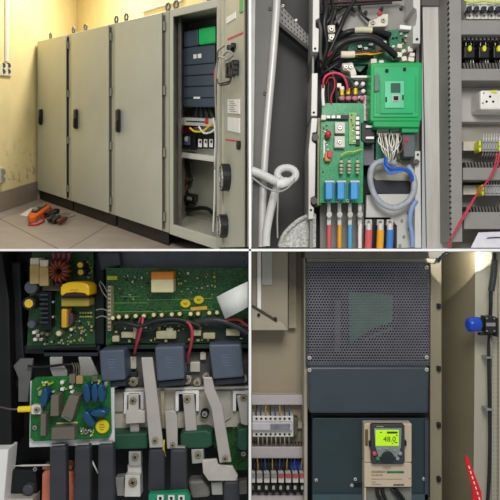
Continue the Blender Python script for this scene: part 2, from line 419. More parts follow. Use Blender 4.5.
# door, hinged on the right, swung towards the viewer
e3 = Vector((150, -600, -147)).normalized(); n3 = Vector((-.97, -.243, 0)).normalized(); H = R(ax(219.5), -.04, 0)
def dsol(px, py):
    d = Vector((px-250, F, 250-py)); A = Matrix(((e3.x, 0, -d.x), (e3.y, 0, -d.y), (e3.z, 1, -d.z))); s = A.inverted() @ (-H); return s.x, s.y
def D(s, t, h): return H + e3*s + n3*t + EZ*h
def dbox(q, x0, y0, x1, y1, t0, t1):
    s0, h1 = dsol(x0, y0); s1, _ = dsol(x1, y0); _, h0 = dsol(x0, y1)
    return q.hexa([D(s0, t1, h1), D(s1, t1, h1), D(s1, t1, h0), D(s0, t1, h0)], [D(s0, t0, h1), D(s1, t0, h1), D(s1, t0, h0), D(s0, t0, h0)])
def dz(q, s0, s1, t0, t1, z0=None, h1=None):
    h1 = TOPH-.03 if h1 is None else h1
    f = lambda s, t: Vector((D(s, t, 0).x, D(s, t, 0).y, .03)) if z0 is None else D(s, t, z0)
    return q.hexa([D(s0, t1, h1), D(s1, t1, h1), f(s1, t1), f(s0, t1)], [D(s0, t0, h1), D(s1, t0, h1), f(s1, t0), f(s0, t0)])
S1 = dsol(247.6, 100)[0]
q = M(); dz(q, 0, S1, -.04, 0); door = q.build('door', cab_m, oc)
q = M(); s0 = dsol(222.5, 100)[0]; s1 = dsol(224, 100)[0]; dz(q, s0, s1, 0, .025); o_ = q.build('stiffening_rib', cab_d, door); s2 = dsol(244.8, 100)[0]; q = M(); dz(q, s2, s2+.03, 0, .015)
q.build('stiffening_rib', cab_d, door)
q = M(); dz(q, S1-.06, S1, 0, .012); q.build('door_seal', seal_m, door)
q = M()
for k in range(40):
    h = .3 + k*.07; s = s2-.03; q.hexa([D(s, .004, h+.02), D(s+.025, .004, h+.02), D(s+.025, .004, h), D(s, .004, h)], [D(s, -.0, h+.02), D(s+.025, 0, h+.02), D(s+.025, 0, h), D(s, 0, h)])
q.build('edge_hole', dark, door, kind='stuff')
q = M(); dbox(q, 240.5, -6, 247, 13.5, 0, .012); q.build('green_sticker', mat('green_label', '#1f9c55', .5), door)
q = M(); dbox(q, 227, 18, 236, 24, 0, .01); q.build('paper_sheet', whitep, door, label='small pale notice sheet')
for x, y0, y1 in ((230.2, 98, 118), ): 
    q = M(); dbox(q, 228.5, 99.5, 240, 113, 0, .012); q.build('paper_sheet', whitep, door, label='upper printed white sheet')
    q = M(); dbox(q, 228.5, 117, 240, 130.5, 0, .012); q.build('paper_sheet', whitep, door, label='lower blank white sheet')
q = M()
for k in range(6): dbox(q, 230+(k % 2), 101+k*2, 235+(k % 3)*1.3, 101.7+k*2, .012, .014)
q.build('print_lines', greyp, door)
q = M()                                            # red warning lines, letter-like dashes
x = 228.
for k in range(10):
    wd = .9+.6*random.random(); dbox(q, x, 38.6-.44*(x-228), x+wd, 40.6-.44*(x-228), 0, .006); x += wd+.7
q.build('red_lettering', mat('red_print', '#c8283c', .5), door)
q = M(); x = 226.
for k in range(8):
    wd = .9+.6*random.random(); dbox(q, x, 138.9+.12*(x-226), x+wd, 140.3+.12*(x-226), 0, .006); x += wd+.3
q.build('red_lettering', MATS['red_print'], door)
def dcyl(name, px, py, r, t0, t1, m, parent):
    s, h = dsol(px, py); q = M(); q.cyl(D(s, t0, h), D(s, t1, h), r, n=20, smooth=False); return q.build(name, m, parent)
fan = dcyl('filter_fan', 228.5, 177.5, .15, 0, .08, rubber, door)
s, h = dsol(228, 177.5); q = M()
for rr in (.05, .09, .13): q.sweep([D(s+rr*.9*math.cos(t), .082, h+rr*math.sin(t)) for t in [2*math.pi*i/18 for i in range(19)]], .006, 5)
q.build('guard', steel, fan)
fan2 = dcyl('filter_fan', 226.2, 226, .13, 0, .08, rubber, door)
s, h = dsol(225.8, 226); q = M()
for rr in (.05, .09, .12): q.sweep([D(s+rr*.9*math.cos(t), .082, h+rr*math.sin(t)) for t in [2*math.pi*i/18 for i in range(19)]], .006, 5)
q.build('guard', steel, fan2)
dcyl('round_lock', 240, 145.3, .045, 0, .03, black, door)
for py in (66, 71, 76):                            # pilot devices wired on the rear of the door
    for px in (231, 234.5, 238):
        s, h = dsol(px, py+ -.4*(px-231)); q = M(); q.hexa([D(s-.03, .06, h+.03), D(s+.05, .06, h+.03), D(s+.05, .06, h-.025), D(s-.03, .06, h-.025)], [D(s-.03, 0, h+.03), D(s+.05, 0, h+.03), D(s+.05, 0, h-.025), D(s-.03, 0, h-.025)]); q.build('contact_block', black, door, bevel=.01)
for px, py in ((234, 50), (235.5, 46), (231.5, 48)):
    s, h = dsol(px, py); q = M(); q.hexa([D(s-.02, .05, h+.03), D(s+.03, .05, h+.03), D(s+.03, .05, h-.02), D(s-.02, .05, h-.03)], [D(s-.02, 0, h+.03), D(s+.03, 0, h+.03), D(s+.03, 0, h-.02), D(s-.02, 0, h-.03)]); q.build('contact_block', black, door, bevel=.01)
for pts, mm in (([(232, 46), (227, 52), (224.5, 62), (224, 90), (224, 140), (223.5, 170)], greyp), ([(238, 62), (230, 58), (225, 60), (223.6, 80), (223.5, 130)], greyp),
                ([(236, 82), (228, 84), (224, 80)], rubber), ([(231, 56), (238, 52), (241, 56), (234, 62)], greyp), ([(224, 66), (223, 74), (223, 92), (224, 98)], red),
                ([(240, 70), (241, 78), (236, 84), (229, 86)], rubber)):
    q = M(); q.tubew([D(dsol(*p)[0], .08+.02*(i % 2), dsol(*p)[1]) for i, p in enumerate(pts)], .010, 6); q.build('wire', mm, door)

# ---- drive in the cabinet
slate = mat('slate_drive_plastic', '#46505a', .4, var=.06, scale=3)
dv = thing('variable_speed_drive', 'tall slate grey drive with green top corner inside the open cabinet', 'drive')
q = M(); rpx(q, 183.5, 48, 215, 107, .42, 1.0); q.build('housing', slate, dv, bevel=.02)
q = M(); rpx(q, 184, 31.5, 198.4, 47.5, .40, 1.0); q.build('upper_cover', slate, dv, bevel=.02)
q = M(); rpx(q, 199, 28.5, 215.5, 45, .37, 1.0); g = q.build('green_cover', mat('bright_green_cover', '#1fae5e', .35, var=.05), dv, bevel=.02)
for py in (65, 75.5, 86.3, 97.5):
    q = M(); rpx(q, 184.5, py, 214, py+.9, .412, .43); q.build('housing_groove', dark, dv)
for x, y, w, h in ((193.3, 54.5, 3.2, 4.2), (197.7, 54, 3.6, 4.2), (188.8, 37, 3.4, 4.2), (193.5, 96.8, 6.5, 2)):
    q = M(); rpx(q, x, y, x+w, y+h, .408, .42); q.build('label_sticker', whitep, dv)
for i in range(4):
    q = M(); p = (198+i*4.2, 105); q.tubew([RP(p[0], p[1], .6), RP(p[0]-1+i*.6, 111, .6), RP(p[0]-2+i*1.5, 118, .62)], .045, 8)
    tag(q.build('power_cable', rubber), ['first', 'second', 'third', 'fourth'][i]+' from the left of the black cables below the slate drive in the cabinet', 'cable', 'black cables under the cabinet drive')
# tray / crossbar
tr = thing('terminal_rail', 'pale metal crossbar with slots below the drive in the open cabinet', 'rail')
q = M(); rpx(q, 177.5, 117.5, 213.5, 125, .34, 1.05); q.build('rail_body', zinc, tr, bevel=.01)
q = M(); rpx(q, 186, 120.6, 207, 121.8, .335, .36); q.build('slot', dark, tr); 
q = M(); rpx(q, 178.5, 119, 181, 123.5, .33, .36); q.build('end_bracket', steel, tr, bevel=.01)
q = M(); rpx(q, 205, 118, 208, 124, .325, .36); q.build('terminal_block', red, tr, bevel=.01)
# component plate
plt = thing('component_plate', 'pale grey mounting plate carrying the breakers in the open cabinet', 'plate')
q = M(); rpx(q, 180, 126, 215, 157.5, .62, .66); q.build('plate', mat('light_mounting_plate', '#dcdacb', .5, var=.03), plt)
q = M(); rpx(q, 180, 152, 215, 157.5, .5, .62); q.build('lower_lip', mat('light_mounting_plate', '#dcdacb'), plt, bevel=.01)
mc = thing('motor_contactor', 'black contactor with red terminals on the pale component plate', 'contactor')
q = M(); rpx(q, 182, 132, 195.5, 149, .42, .62); q.build('housing', black, mc, bevel=.02)
q = M(); rpx(q, 184, 136, 190, 145, .38, .42); q.build('front_cover', slate, mc, bevel=.02)
a, h = rp(187, 139, .37); q = M(); q.cyl(R(a, .37, h), R(a, .39, h), .035); q.build('dial', greyp, mc)
for i in range(3): q = M(); rpx(q, 183+i*3, 126.5, 185.3+i*3, 132, .5, .6); q.build('terminal', red, mc, bevel=.01)
for i in range(3):
    b = thing('circuit_breaker', ['left', 'middle', 'right'][i]+' one of three narrow black and white breakers on the component plate', 'breaker', 'narrow breakers in the open cabinet')
    x = 197.6+i*5.5
    q = M(); rpx(q, x, 133, x+4.8, 148.5, .46, .62); q.build('housing', black, b, bevel=.01)
    q = M(); rpx(q, x+.6, 139, x+4.2, 147, .44, .46); q.build('front_label', whitep, b)
    q = M(); rpx(q, x+1.7, 140.5, x+3.2, 143, .42, .44); q.build('toggle', black, b, bevel=.006)
for pts, mm, lab in (([(190, 128), (195, 131.5), (203, 131), (208, 127), (212, 124)], yellow, 'yellow wire looping across the front of the component plate'),
                     ([(199, 127), (204, 133), (211, 132), (216, 127), (216, 120)], whitep, 'white wire bundle looping beside the open cabinet frame'),
                     ([(213.5, 118), (215.5, 135), (215, 160), (214.5, 200), (213, 232)], whitep, 'long pale vertical wire hanging at the right of the open cabinet'),
                     ([(216, 112), (217.5, 140), (217, 170), (216, 206)], greyp, 'long grey vertical cable along the hinge side of the open cabinet')):
    q = M(); q.tubew([RP(x, y, .3) for x, y in pts], .013, 6); tag(q.build('wire', mm), lab, 'wire')
rl = thing('small_contactor', 'small black relay on the lower back plate of the open cabinet', 'relay')
q = M(); rpx(q, 184, 195, 194.5, 202, .75, 1.05); q.build('housing', black, rl, bevel=.02)
q = M(); rpx(q, 187, 196.5, 191.5, 200, .70, .75); q.build('front', greyp, rl, bevel=.01)
q = M(); rpx(q, 183, 191.5, 186.5, 205.5, .9, 1.05); q.build('mounting_foot', rubber, rl, bevel=.01)
for i, (pts, mm, lab) in enumerate((([(184, 158), (186, 170), (184, 182), (189, 178), (186, 190)], mat('dark_brown_wire', '#553a2a', .5), 'brown tangled wire above the small relay in the open cabinet'),
                  ([(186, 158), (188, 172), (191, 180), (185, 186), (182, 193), (182, 207)], rubber, 'black tangled wire above the small relay in the open cabinet'),
                  ([(182, 207), (190, 210), (200, 208), (208, 209), (214, 214)], rubber, 'black wire lying low across the open cabinet'))):
    q = M(); q.tubew([RP(x, y, .9) for x, y in pts], .03, 6); tag(q.build('wire', mm), lab, 'wire')
# ---- tools on the floor
def fdir(p0, p1): return (FP(*p1)-FP(*p0))
up = e1.cross(e2); up = up if up.z > 0 else -up; up.normalize()
def flat(q, pts, lift0, lift1): 
    a = [FP(*p)+up*lift1 for p in pts]; b = [FP(*p)+up*lift0 for p in pts]; n = len(a)
    return q.add(a+b, [tuple(range(n)), tuple(reversed(range(n, 2*n)))]+[(i, n+i, n+(i+1) % n, (i+1) % n) for i in range(n)])
q = M(); flat(q, [(20, 215.5), (31, 208.5), (38.5, 208), (29, 217)], .003, .012); tag(q.build('paper_sheet', whitep), 'white paper sheet lying on the tiles behind the orange multimeter', 'paper')
mmr = thing('multimeter', 'orange cased multimeter lying on the floor tiles by the cabinets', 'multimeter')
orange = mat('orange_rubber', '#d8601c', .5, var=.1)
q = M(); flat(q, [(28, 220.5), (30, 217.5), (45, 208.6), (50, 209.5), (50, 212.5), (36, 222.5), (30, 223.5)], .0, .1); q.build('case', orange, mmr, bevel=.02)
q = M(); flat(q, [(31.5, 218), (44.5, 209.8), (47.5, 210.5), (36.5, 219)], .095, .115); q.build('face', rubber, mmr)
q = M(); flat(q, [(40, 213), (44.5, 210.2), (47, 210.8), (42.5, 213.8)], .11, .122); q.build('screen', mat('lcd_grey', '#7d8672', .3), mmr)
q = M(); c = FP(35.5, 216.8); q.cyl(c+up*.1, c+up*.14, .05); q.build('dial', greyp, mmr)
for pts, lab, mm in (([(31, 222), (29, 225.5), (36, 226), (44, 222), (43, 218), (48, 214)], 'red test lead looping in front of the orange multimeter', red), ([(45, 219), (49, 215), (54, 212.5), (58, 214.5), (52, 217)], 'black test lead bundle beside the orange multimeter', rubber),
                     ([(46, 211), (50, 208.5), (51.5, 211), (47, 216.5)], 'second red lead curled over the far end of the multimeter', red)):
    q = M(); q.tubew([FP(*p)+up*.02 for p in pts], .014, 6); tag(q.build('test_lead', mm), lab, 'lead')
tp = thing('pliers', 'black pair of pliers lying between the multimeter and screwdrivers', 'pliers')
q = M(); q.tubew([FP(46, 217)+up*.03, FP(52, 215)+up*.04, FP(56, 214)+up*.04], .045, 8); q.build('handle', rubber, tp)
q = M(); q.tubew([FP(50, 218)+up*.03, FP(53.5, 216)+up*.04, FP(56, 214)+up*.04], .045, 8); q.build('handle', rubber, tp)
q = M(); q.cyl(FP(55.5, 214.2)+up*.04, FP(58.5, 212.5)+up*.04, .06, .03); q.build('jaw', dark, tp)
for i, (p0, p1, p2, c_) in enumerate((((49, 224), (55, 219.5), (67, 215.5), rubber), ((53.5, 225), (60.5, 220), (70, 216.5), rubber), ((58.5, 226), (67, 221.5), (75, 218.5), mat('dark_red_grip', '#5b2016', .4)))):
    t = thing('screwdriver', ['black handled screwdriver nearest the multimeter', 'black handled middle one of the three screwdrivers on the tiles', 'dark red handled screwdriver at the right end of the tools'][i], 'screwdriver', 'screwdrivers on the floor')
    q = M(); a, b = FP(*p0)+up*.06, FP(*p1)+up*.06
    q.sweep([a, a.lerp(b, .12), a.lerp(b, .5), a.lerp(b, .85), b], [.022, .043, .046, .038, .02], 10); q.build('handle', c_, t)
    q = M(); q.cyl(b, FP(*p2)+up*.05, .015, .012, 8); q.build('shaft', steel, t)
# ================================================================ TOP RIGHT: opened drive in its enclosure
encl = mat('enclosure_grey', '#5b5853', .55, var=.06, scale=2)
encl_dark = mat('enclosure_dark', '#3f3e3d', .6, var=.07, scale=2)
silver = mat('brushed_plate', '#c8c5be', .36, .3, .10, 3, stretch=(5, 1, .35))
duct_m = mat('duct_grey', '#8b8884', .6, var=.04)
dbeige = mat('backplate_beige', '#a19d92', .55, var=.04)
plate_w = mat('pale_chassis_plate', '#c2c0ba', .45, .1, .05, 5)
GRN = pcb('green_circuit_board', '#178a52', '#3fa676', 60, .5)
GRNd = pcb('dark_green_board', '#1d6b48', '#4f9a78', 70, .5)
modg = mat('green_module_plastic', '#0b9850', .35, var=.06, scale=4)
modl = mat('green_module_sheen', '#22a868', .3, var=.10, scale=2)

def cable(pts, r, m, name, label, cat='cable', group=None, n=8, kids=()):
    q = M(); q.tube(pts, r, n); o = q.build(name, m); tag(o, label, cat, group); return o

# ---- enclosure: back sheets
en = thing('enclosure', 'dark grey steel enclosure shell around the opened drive', 'enclosure')
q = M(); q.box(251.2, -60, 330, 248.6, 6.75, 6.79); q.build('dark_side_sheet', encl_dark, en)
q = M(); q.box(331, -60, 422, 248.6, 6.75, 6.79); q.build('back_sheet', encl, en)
q = M(); q.poly([(421.5, -60), (449, -60), (452, 248), (427, 248)], 6.3, 6.34); q.build('silver_side_sheet', silver, en)
q = M(); q.poly([(421.5, -60), (447, -60), (447, 5.5), (421.5, 5.5)], 6.27, 6.3); q.build('top_flange', encl, en)
q = M(); q.box(449, -60, 640, 248.5, 6.4, 6.44); q.build('equipment_plate', dbeige, en)
# door frame at the left, leaning post
dp = thing('enclosure_door', 'grey steel enclosure door edge with bright rounded post at far left', 'door')
q = M(); q.poly([(251.3, -60), (256, -60), (254, 120), (251.3, 248)], 5.9, 6.3); q.build('outer_strip', mat('pale_edge', '#a5a49f', .45), dp)
q = M(); q.poly([(256, -60), (275, -60), (274.5, 0), (264, 125), (258.5, 248), (251.6, 248), (254, 125)], 6.02, 6.3); q.build('door_leaf', mat('door_leaf_grey', '#56544f', .5, var=.05), dp)
q = M(); q.tube([(279, -60, 6.02), (276.8, 0, 6.02), (272.5, 62, 6.02), (267, 125, 6.02), (263, 190, 6.02), (262, 247, 6.02)], 4., 14); q.build('post', mat('post_grey', '#c2c0bb', .38, .15, .03), dp)
for x, y in ((270.5, 8), (265.5, 93)): screw(dp, x, y, 6.0, 2.2, encl, dark)
# perforated bracket
pb = thing('perforated_bracket', 'grey slotted steel bracket slanting across the dark enclosure wall', 'bracket')
q = M(); q.perf(P(277.5, 2, 6.45), P(317, 46, 6.45), P(317, 54.5, 6.45), P(277.5, 21, 6.45), 13, 3, .0, .45); o = q.build('strip', mat('bracket_grey', '#77746f', .5, .2), pb)
md = o.modifiers.new('thick', 'SOLIDIFY'); md.thickness = .02
q = M(); q.poly([(277.3, 20), (318, 54), (318, 58), (277.3, 24)], 6.40, 6.52); q.build('lower_lip', encl_dark, pb)
for x, y in ((283, 5.5), (296, 20)): screw(pb, x, y, 6.43, 1.5, steel, dark)

# ---- chassis of the drive
chs = thing('drive_chassis', 'pale metal chassis of the opened drive with notched side rails', 'chassis')
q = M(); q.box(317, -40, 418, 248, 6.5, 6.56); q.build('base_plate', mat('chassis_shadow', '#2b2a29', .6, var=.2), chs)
q = M(); q.poly([(338, -40), (416, -40), (416, 40), (392, 34), (345, 34), (336, 20)], 6.38, 6.42); q.build('upper_plate', mat('upper_plate_grey', '#8f8c86', .45, .2, .06), chs)
railp = [(313.5, -40), (319.5, -40), (319.5, 18), (315.7, 20), (315.7, 27), (319, 29), (318.6, 52), (312.5, 52), (312.2, 50)]
q = M(); q.poly(railp, 6.0, 6.45); q.build('side_rail', plate_w, chs, bevel=.006)
q = M(); q.poly([(311.8, 73), (317.8, 73), (317.2, 116), (311, 116)], 6.0, 6.45); q.build('side_rail', plate_w, chs, bevel=.006)
q = M(); q.poly([(311.5, 118), (317.5, 118), (316.5, 132), (312.6, 133), (312.4, 141), (315.8, 144), (315, 196), (311, 198), (311, 205), (314, 208), (313.4, 219), (308.5, 219), (308.5, 150)], 6.0, 6.45); q.build('side_rail', plate_w, chs, bevel=.006)
q = M(); q.box(312, 52, 314, 73, 6.1, 6.45); q.build('side_rail_web', greyp, chs)
q = M(); q.box(310, 219, 313, 248, 6.05, 6.45); q.build('side_rail_web', greyp, chs)
q = M(); q.box(317.5, 118, 321.5, 205, 6.12, 6.45); q.build('inner_strip', mat('olive_strip', '#a09a7c', .55), chs)
for x, y in ((315.2, 48.5), (313.8, 112.5), (311, 210)): q = M(); q.disc(x, y, 5.995, 1.2, .01); q.build('rail_hole', dark, chs)
for x, y in ((315.4, 137), (314.2, 200.5)): q = M(); q.disc(x, y, 5.96, 3.4, .1, ry=3.8); q.build('edge_clip', mat('dark_clip', '#4f4c48', .5), chs)
q = M(); q.poly([(413.3, -40), (420.5, -40), (420.3, 43.5), (413, 43.5), (413, 26.5), (415.6, 25), (417, 17), (416.6, 9.5), (413.3, 7)], 6.0, 6.45); q.build('side_rail', plate_w, chs, bevel=.006)
q = M(); q.poly([(415, 151), (420.5, 151), (421.5, 248), (415, 248)], 6.0, 6.45); q.build('side_rail', plate_w, chs, bevel=.006)
q = M(); q.box(416, 43.5, 419, 151, 6.2, 6.45); q.build('side_rail_web', encl, chs)
q = M(); q.disc(417.2, 39, 5.99, 1.3, .01); q.disc(418, 154.5, 5.99, 1.1, .01); q.build('rail_hole', dark, chs)
q = M(); q.poly([(413, 159.5), (418, 159), (420.5, 161.5), (418, 164.5), (413, 164)], 5.94, 6.0); q.build('edge_clip', mat('dark_clip', '#4f4c48', .5), chs, bevel=.008)
q = M(); q.poly([(366.5, 195), (378, 194), (416, 194), (416, 248), (397, 248), (397, 226), (390, 217.5), (366, 217.5)], 6.16, 6.22); q.build('lower_plate', plate_w, chs, bevel=.006)
q = M(); q.poly([(372, 160), (414, 160), (414, 181), (376, 180), (371, 176)], 6.22, 6.26); q.build('middle_plate', mat('olive_plate', '#a8a494', .5), chs)
q = M(); q.poly([(374, 180), (411.5, 182), (411, 195), (375, 193)], 6.17, 6.24); q.build('black_insert', mat('navy_insert', '#1e2026', .5), chs)
q = M(); q.poly([(365.5, 219), (391, 219), (396, 228), (396, 248), (365.5, 248)], 6.2, 6.24); q.build('cable_opening', black, chs)
for x, y in ((402, 221), (409, 229), (404, 237), (412, 243), (400, 246), (408, 213)): q = M(); q.disc(x, y, 6.155, 1.5, .01, ry=2); q.build('vent_hole', greyp, chs)
q = M(); q.box(320, 204, 364, 248, 6.3, 6.34); q.build('terminal_base', mat('terminal_base_grey', '#7a7975', .55), chs)
for x, y in ((382, 8), (402, 7), (366, 12)): q = M(); q.disc(x, y, 6.33, 1.8, .05); q.build('stud', encl_dark, chs)
q = M(); q.cyl(P(322, 3, 6.25), P(402, -1, 6.25), .02); q.build('cross_rod', mat('dark_rod', '#3a2624', .5), chs)
q = M(); q.cyl(P(334, 6, 6.2), P(392, 2.5, 6.2), .013); q.build('cross_rod', rubber, chs)

# lug plate & bolts at the top
lg = thing('busbar_lug', 'cream L shaped terminal plate with two bolts at top of the opened drive', 'terminal')
q = M(); q.poly([(368, 27), (369.5, 20.5), (377, 18.2), (380, 14), (388.5, 13.5), (388, 24.5), (386, 26.3)], 6.2, 6.3); q.build('plate', mat('cream_lug', '#d8d0bf', .5), lg, bevel=.01)
for x, y in ((373, 22), (383.5, 20)): screw(lg, x, y, 6.18, 2.6, steel, dark, hexh=True)
q = M(); q.poly([(377, 12.5), (380, 9.5), (383, 13.5), (379, 15.5)], 6.17, 6.2); q.build('red_cap', red, lg, bevel=.006)
for i, (x, y) in enumerate(((331.5, 28.5), (331.5, 37.5))):
    b = thing('terminal_bolt', ['upper', 'lower'][i]+' of two stacked pale bolt terminals by the black cables', 'bolt')
    q = M(); q.poly([(x-4, y-3.5), (x+3.5, y-4), (x+4, y+3.5), (x-3.5, y+4)], 6.16, 6.4); q.build('pad', mat('cream_lug', '#d8d0bf'), b, bevel=.01); screw(b, x, y, 6.14, 2.8, steel, dark, hexh=True)
b = thing('terminal_bolt', 'pale blocky lug bolt above the white capacitors in the opened drive', 'bolt')
q = M(); q.poly([(342, 63), (353, 62), (354, 66), (356, 70), (357, 75), (351, 76), (350, 71), (343, 70)], 6.1, 6.35); q.build('pad', mat('cream_lug', '#d8d0bf'), b, bevel=.012)
for x in (346, 351): screw(b, x, 66.5, 6.08, 2.2, steel, dark)

# ---- upper control board and its white connectors
ub = thing('circuit_board', 'green circuit board at the upper right corner of the opened drive', 'circuit board')
q = M(); q.poly([(388, 30), (413, 28), (413, 64), (352, 64), (352, 50), (372, 50), (390, 47)], 6.28, 6.31); q.build('board', GRNd, ub)
q = M(); q.poly([(400, 24.5), (413, 26), (413, 30), (400, 29)], 6.2, 6.28); q.build('edge_connector', whitep, ub, bevel=.006)
for x, y, w, h in ((379, 40.5, 8, 7), (397.5, 43.5, 5, 4.5), (396.5, 52, 6, 5), (408, 46, 5, 5.5), (410, 52.5, 5, 4), (402, 49, 4, 3.5), (392, 45, 3, 2.5), (402, 56, 5, 5), (408.5, 57, 6, 4.5), (371, 58.5, 6, 6), (379, 60, 5, 4)):
    q = M(); a = random.uniform(-.35, .35); c, s = math.cos(a), math.sin(a)
    q.poly([(x+w/2+(u*w*c-v*h*s)/2, y+h/2+(u*w*s+v*h*c)/2) for u, v in ((-1, -1), (1, -1), (1, 1), (-1, 1))], 6.12, 6.28); o = q.build('plug', mat('plug_white', '#dcd3c6', .5), ub, bevel=.008)
for k in range(14):
    x, y = random.uniform(390, 411), random.uniform(32, 44); q = M(); q.box(x, y, x+random.uniform(1, 2.6), y+random.uniform(1, 2.6), 6.25, 6.28); q.build('small_component', [rubber, steel, mat('tan_part', '#a88d5a')][k % 3], ub)
gb = thing('circuit_board', 'dark grey green board fragment between the black cables and the green module', 'circuit board')
q = M(); q.poly([(350, 44), (372, 40), (372, 60), (360, 72), (345, 60)], 6.33, 6.36); q.build('board', GRNd, gb)
for x, y in ((358, 45), (364, 47), (369, 43)): q = M(); q.box(x, y, x+4, y+2.6, 6.28, 6.33); q.build('small_component', steel, gb)

# ---- cables in the upper part
cab = mat('black_cable', '#1d1c1d', .42, var=.15)
cl = [
 ([(324, 68, 6.2), (331, 56, 6.1), (338, 46, 6.05), (350, 40, 6.05), (370, 38, 6.05), (383, 45, 6.08), (396, 56, 6.15)], 3.4, cab, 'thickest black cable arching from left rail across to the white plugs'),
 ([(338, 40, 6.2), (346, 33, 6.12), (357, 31, 6.12), (372, 30.5, 6.12), (390, 35, 6.2)], 2.9, cab, 'black cable with cream sleeve passing under the cream terminal plate'),
 ([(355, 0, 6.2), (346, 14, 6.18), (341, 26, 6.16), (333, 44, 6.18), (326, 60, 6.2)], 2.2, cab, 'black cable running diagonally down from the top edge past the bolt terminals'),
 ([(324, -8, 6.2), (326, 10, 6.15), (324, 25, 6.15), (327, 45, 6.2), (323, 62, 6.25)], 3., cab, 'black cable running down just inside the left rail'),
 ([(359, -2, 6.3), (360, 10, 6.28), (366, 18, 6.28), (370, 21, 6.25)], 1.4, cab, 'thin black cable bending to the cream terminal plate'),
 ([(336, -5, 6.3), (335, 10, 6.28), (331, 22, 6.26), (332, 28, 6.2)], 1.9, mat('grey_cable', '#55534f', .5), 'grey cable leading to the upper bolt terminal'),
 ([(330, 62, 6.2), (345, 55, 6.2), (360, 58, 6.2), (372, 56, 6.25)], 2.6, cab, 'black cable lying behind the white ferrite sleeve'),
 ([(318, 20, 6.1), (320.5, 30, 6.1), (320, 45, 6.15), (321, 60, 6.2), (324, 76, 6.25)], 1.9, mat('grey_cable', '#55534f', .5), 'grey cable hanging through the notch of the left rail'),
 ([(322, 70, 6.25), (334, 68, 6.25), (344, 72, 6.25), (356, 84, 6.3)], 2.2, cab, 'black cable looping behind the red wires above the driver board'),
 ([(319, 78, 6.2), (325, 72, 6.15), (334, 66, 6.13), (344, 60, 6.15), (352, 59, 6.2)], 1.6, cab, 'thin black cable fanning out of the left bundle toward the blocky lug'),
 ([(320, 60, 6.2), (326, 66, 6.16), (333, 76, 6.14), (338, 86, 6.15), (339, 96, 6.2)], 1.5, cab, 'thin black cable falling to the pink screw terminals'),
 ([(321, 66, 6.22), (329, 70, 6.18), (341, 75, 6.16), (350, 79, 6.16), (356, 90, 6.2)], 1.4, mat('grey_cable', '#55534f', .5), 'thin grey cable running under the blocky lug to the yellow crimps'),
 ([(330, -6, 6.25), (333, 8, 6.2), (330, 18, 6.18), (323, 30, 6.2), (321, 48, 6.22)], 1.8, cab, 'black cable dropping from the top edge left of the bolt terminals'),
 ([(346, -4, 6.28), (348, 8, 6.25), (340, 16, 6.22), (334, 24, 6.2)], 1.5, mat('grey_cable', '#55534f', .5), 'short grey cable bending from the top edge to the upper bolt'),
 ([(345, 36, 6.15), (360, 34.5, 6.12), (375, 36, 6.12), (388, 43, 6.14)], 1.5, cab, 'thin black cable running along the top of the thickest cable'),
 ([(316, 12, 6.3), (330, 14, 6.3), (345, 6, 6.3), (356, 12, 6.3)], 1.7, cab, 'black cable curling across the top left of the drive'),
]
for pts, r, mm, lab in cl:
    o = cable(pts, r, mm, 'cable', lab, group='cables in the opened drive')
q = M(); q.tube([(354.5, 30.3, 6.1), (362, 29.9, 6.1), (372, 30.4, 6.1)], 3.1, 10); tag(q.build('cable_sleeve', mat('cream_sleeve', '#c6c19f', .6)), 'cream sleeve slipped over a black cable', 'sleeve')
q = M(); q.tube([(341, 54.5, 6.02), (348, 54.6, 6.02), (354.5, 54.3, 6.02)], 3.4, 12); tag(q.build('ferrite_sleeve', mat('cream_ferrite', '#d9cfb6', .55)), 'short white cylinder on the red and yellow wire pair', 'sleeve')
for i, (mm, nm) in enumerate(((red, 'red'), (yellow, 'yellow'))):
    cable([(354, 53.4+i*1.4, 6.05), (364, 52.4+i*1.5, 6.1), (372, 53+i*1.4, 6.1), (383, 51+i*1.5, 6.2)], .7, mm, 'wire', nm+' thin wire leaving the white cylinder to the right', 'wire')
cable([(328, 56, 6.02), (330, 54, 6.0), (332, 52, 5.98)], .8, red, 'wire', 'short red marked wire with white tip on the thick black cable', 'wire')
# wires to the driver board
for pts, r, mm, lab in (
 ([(323, 88, 6.05), (324, 79, 6.0), (329, 74, 6.0), (337, 73.2, 6.0), (343, 76, 6.0), (346.5, 83, 6.02), (348, 90, 6.05)], 1.15, mat('pink_red', '#d0405c', .45), 'pink red wire arching over the top of the driver board'),
 ([(326, 84, 6.08), (329, 78, 6.05), (334, 79, 6.05), (334.5, 88, 6.05), (331, 97, 6.05), (331.5, 104, 6.05)], .8, red, 'thin dark red wire in a loop inside the pink arch'),
 ([(345, 78, 6.08), (349, 83, 6.08), (351, 92, 6.1)], 1.2, rubber, 'short black wire beside the yellow crimps'),
 ([(323.2, 85, 6.06), (322.8, 95, 6.06), (323.5, 106, 6.06)], 1.7, whitep, 'white sleeve running down the corner of the driver board'),
 ([(329, 82, 6.1), (328, 92, 6.1), (329, 103, 6.08)], 1.4, rubber, 'black wire entering the top left of the driver board'),
 ([(337, 84, 6.12), (336, 94, 6.1), (337, 104, 6.08)], 1.3, rubber, 'second black wire entering the top of the driver board'),
 ([(341, 155.5, 5.98), (347, 152, 5.97), (354, 151.5, 5.98), (362, 149, 6.0)], .8, mat('yellow_green', '#b9c43a', .45), 'yellow green wire crossing the driver board above the resistors')):
    cable(pts, r, mm, 'wire', lab, 'wire')
tb = thing('terminal_strip', 'row of yellow crimps and pink screw terminals above driver board', 'terminal')
q = M(); q.box(335, 90, 366, 104, 6.16, 6.3); q.build('block', rubber, tb)
for x, y in ((342, 92.5), (348.2, 91.5), (355.5, 91.5)): q = M(); q.cyl(P(x, y-3, 6.08), P(x, y+3, 6.08), .019, n=10); q.build('yellow_crimp', yellow, tb)
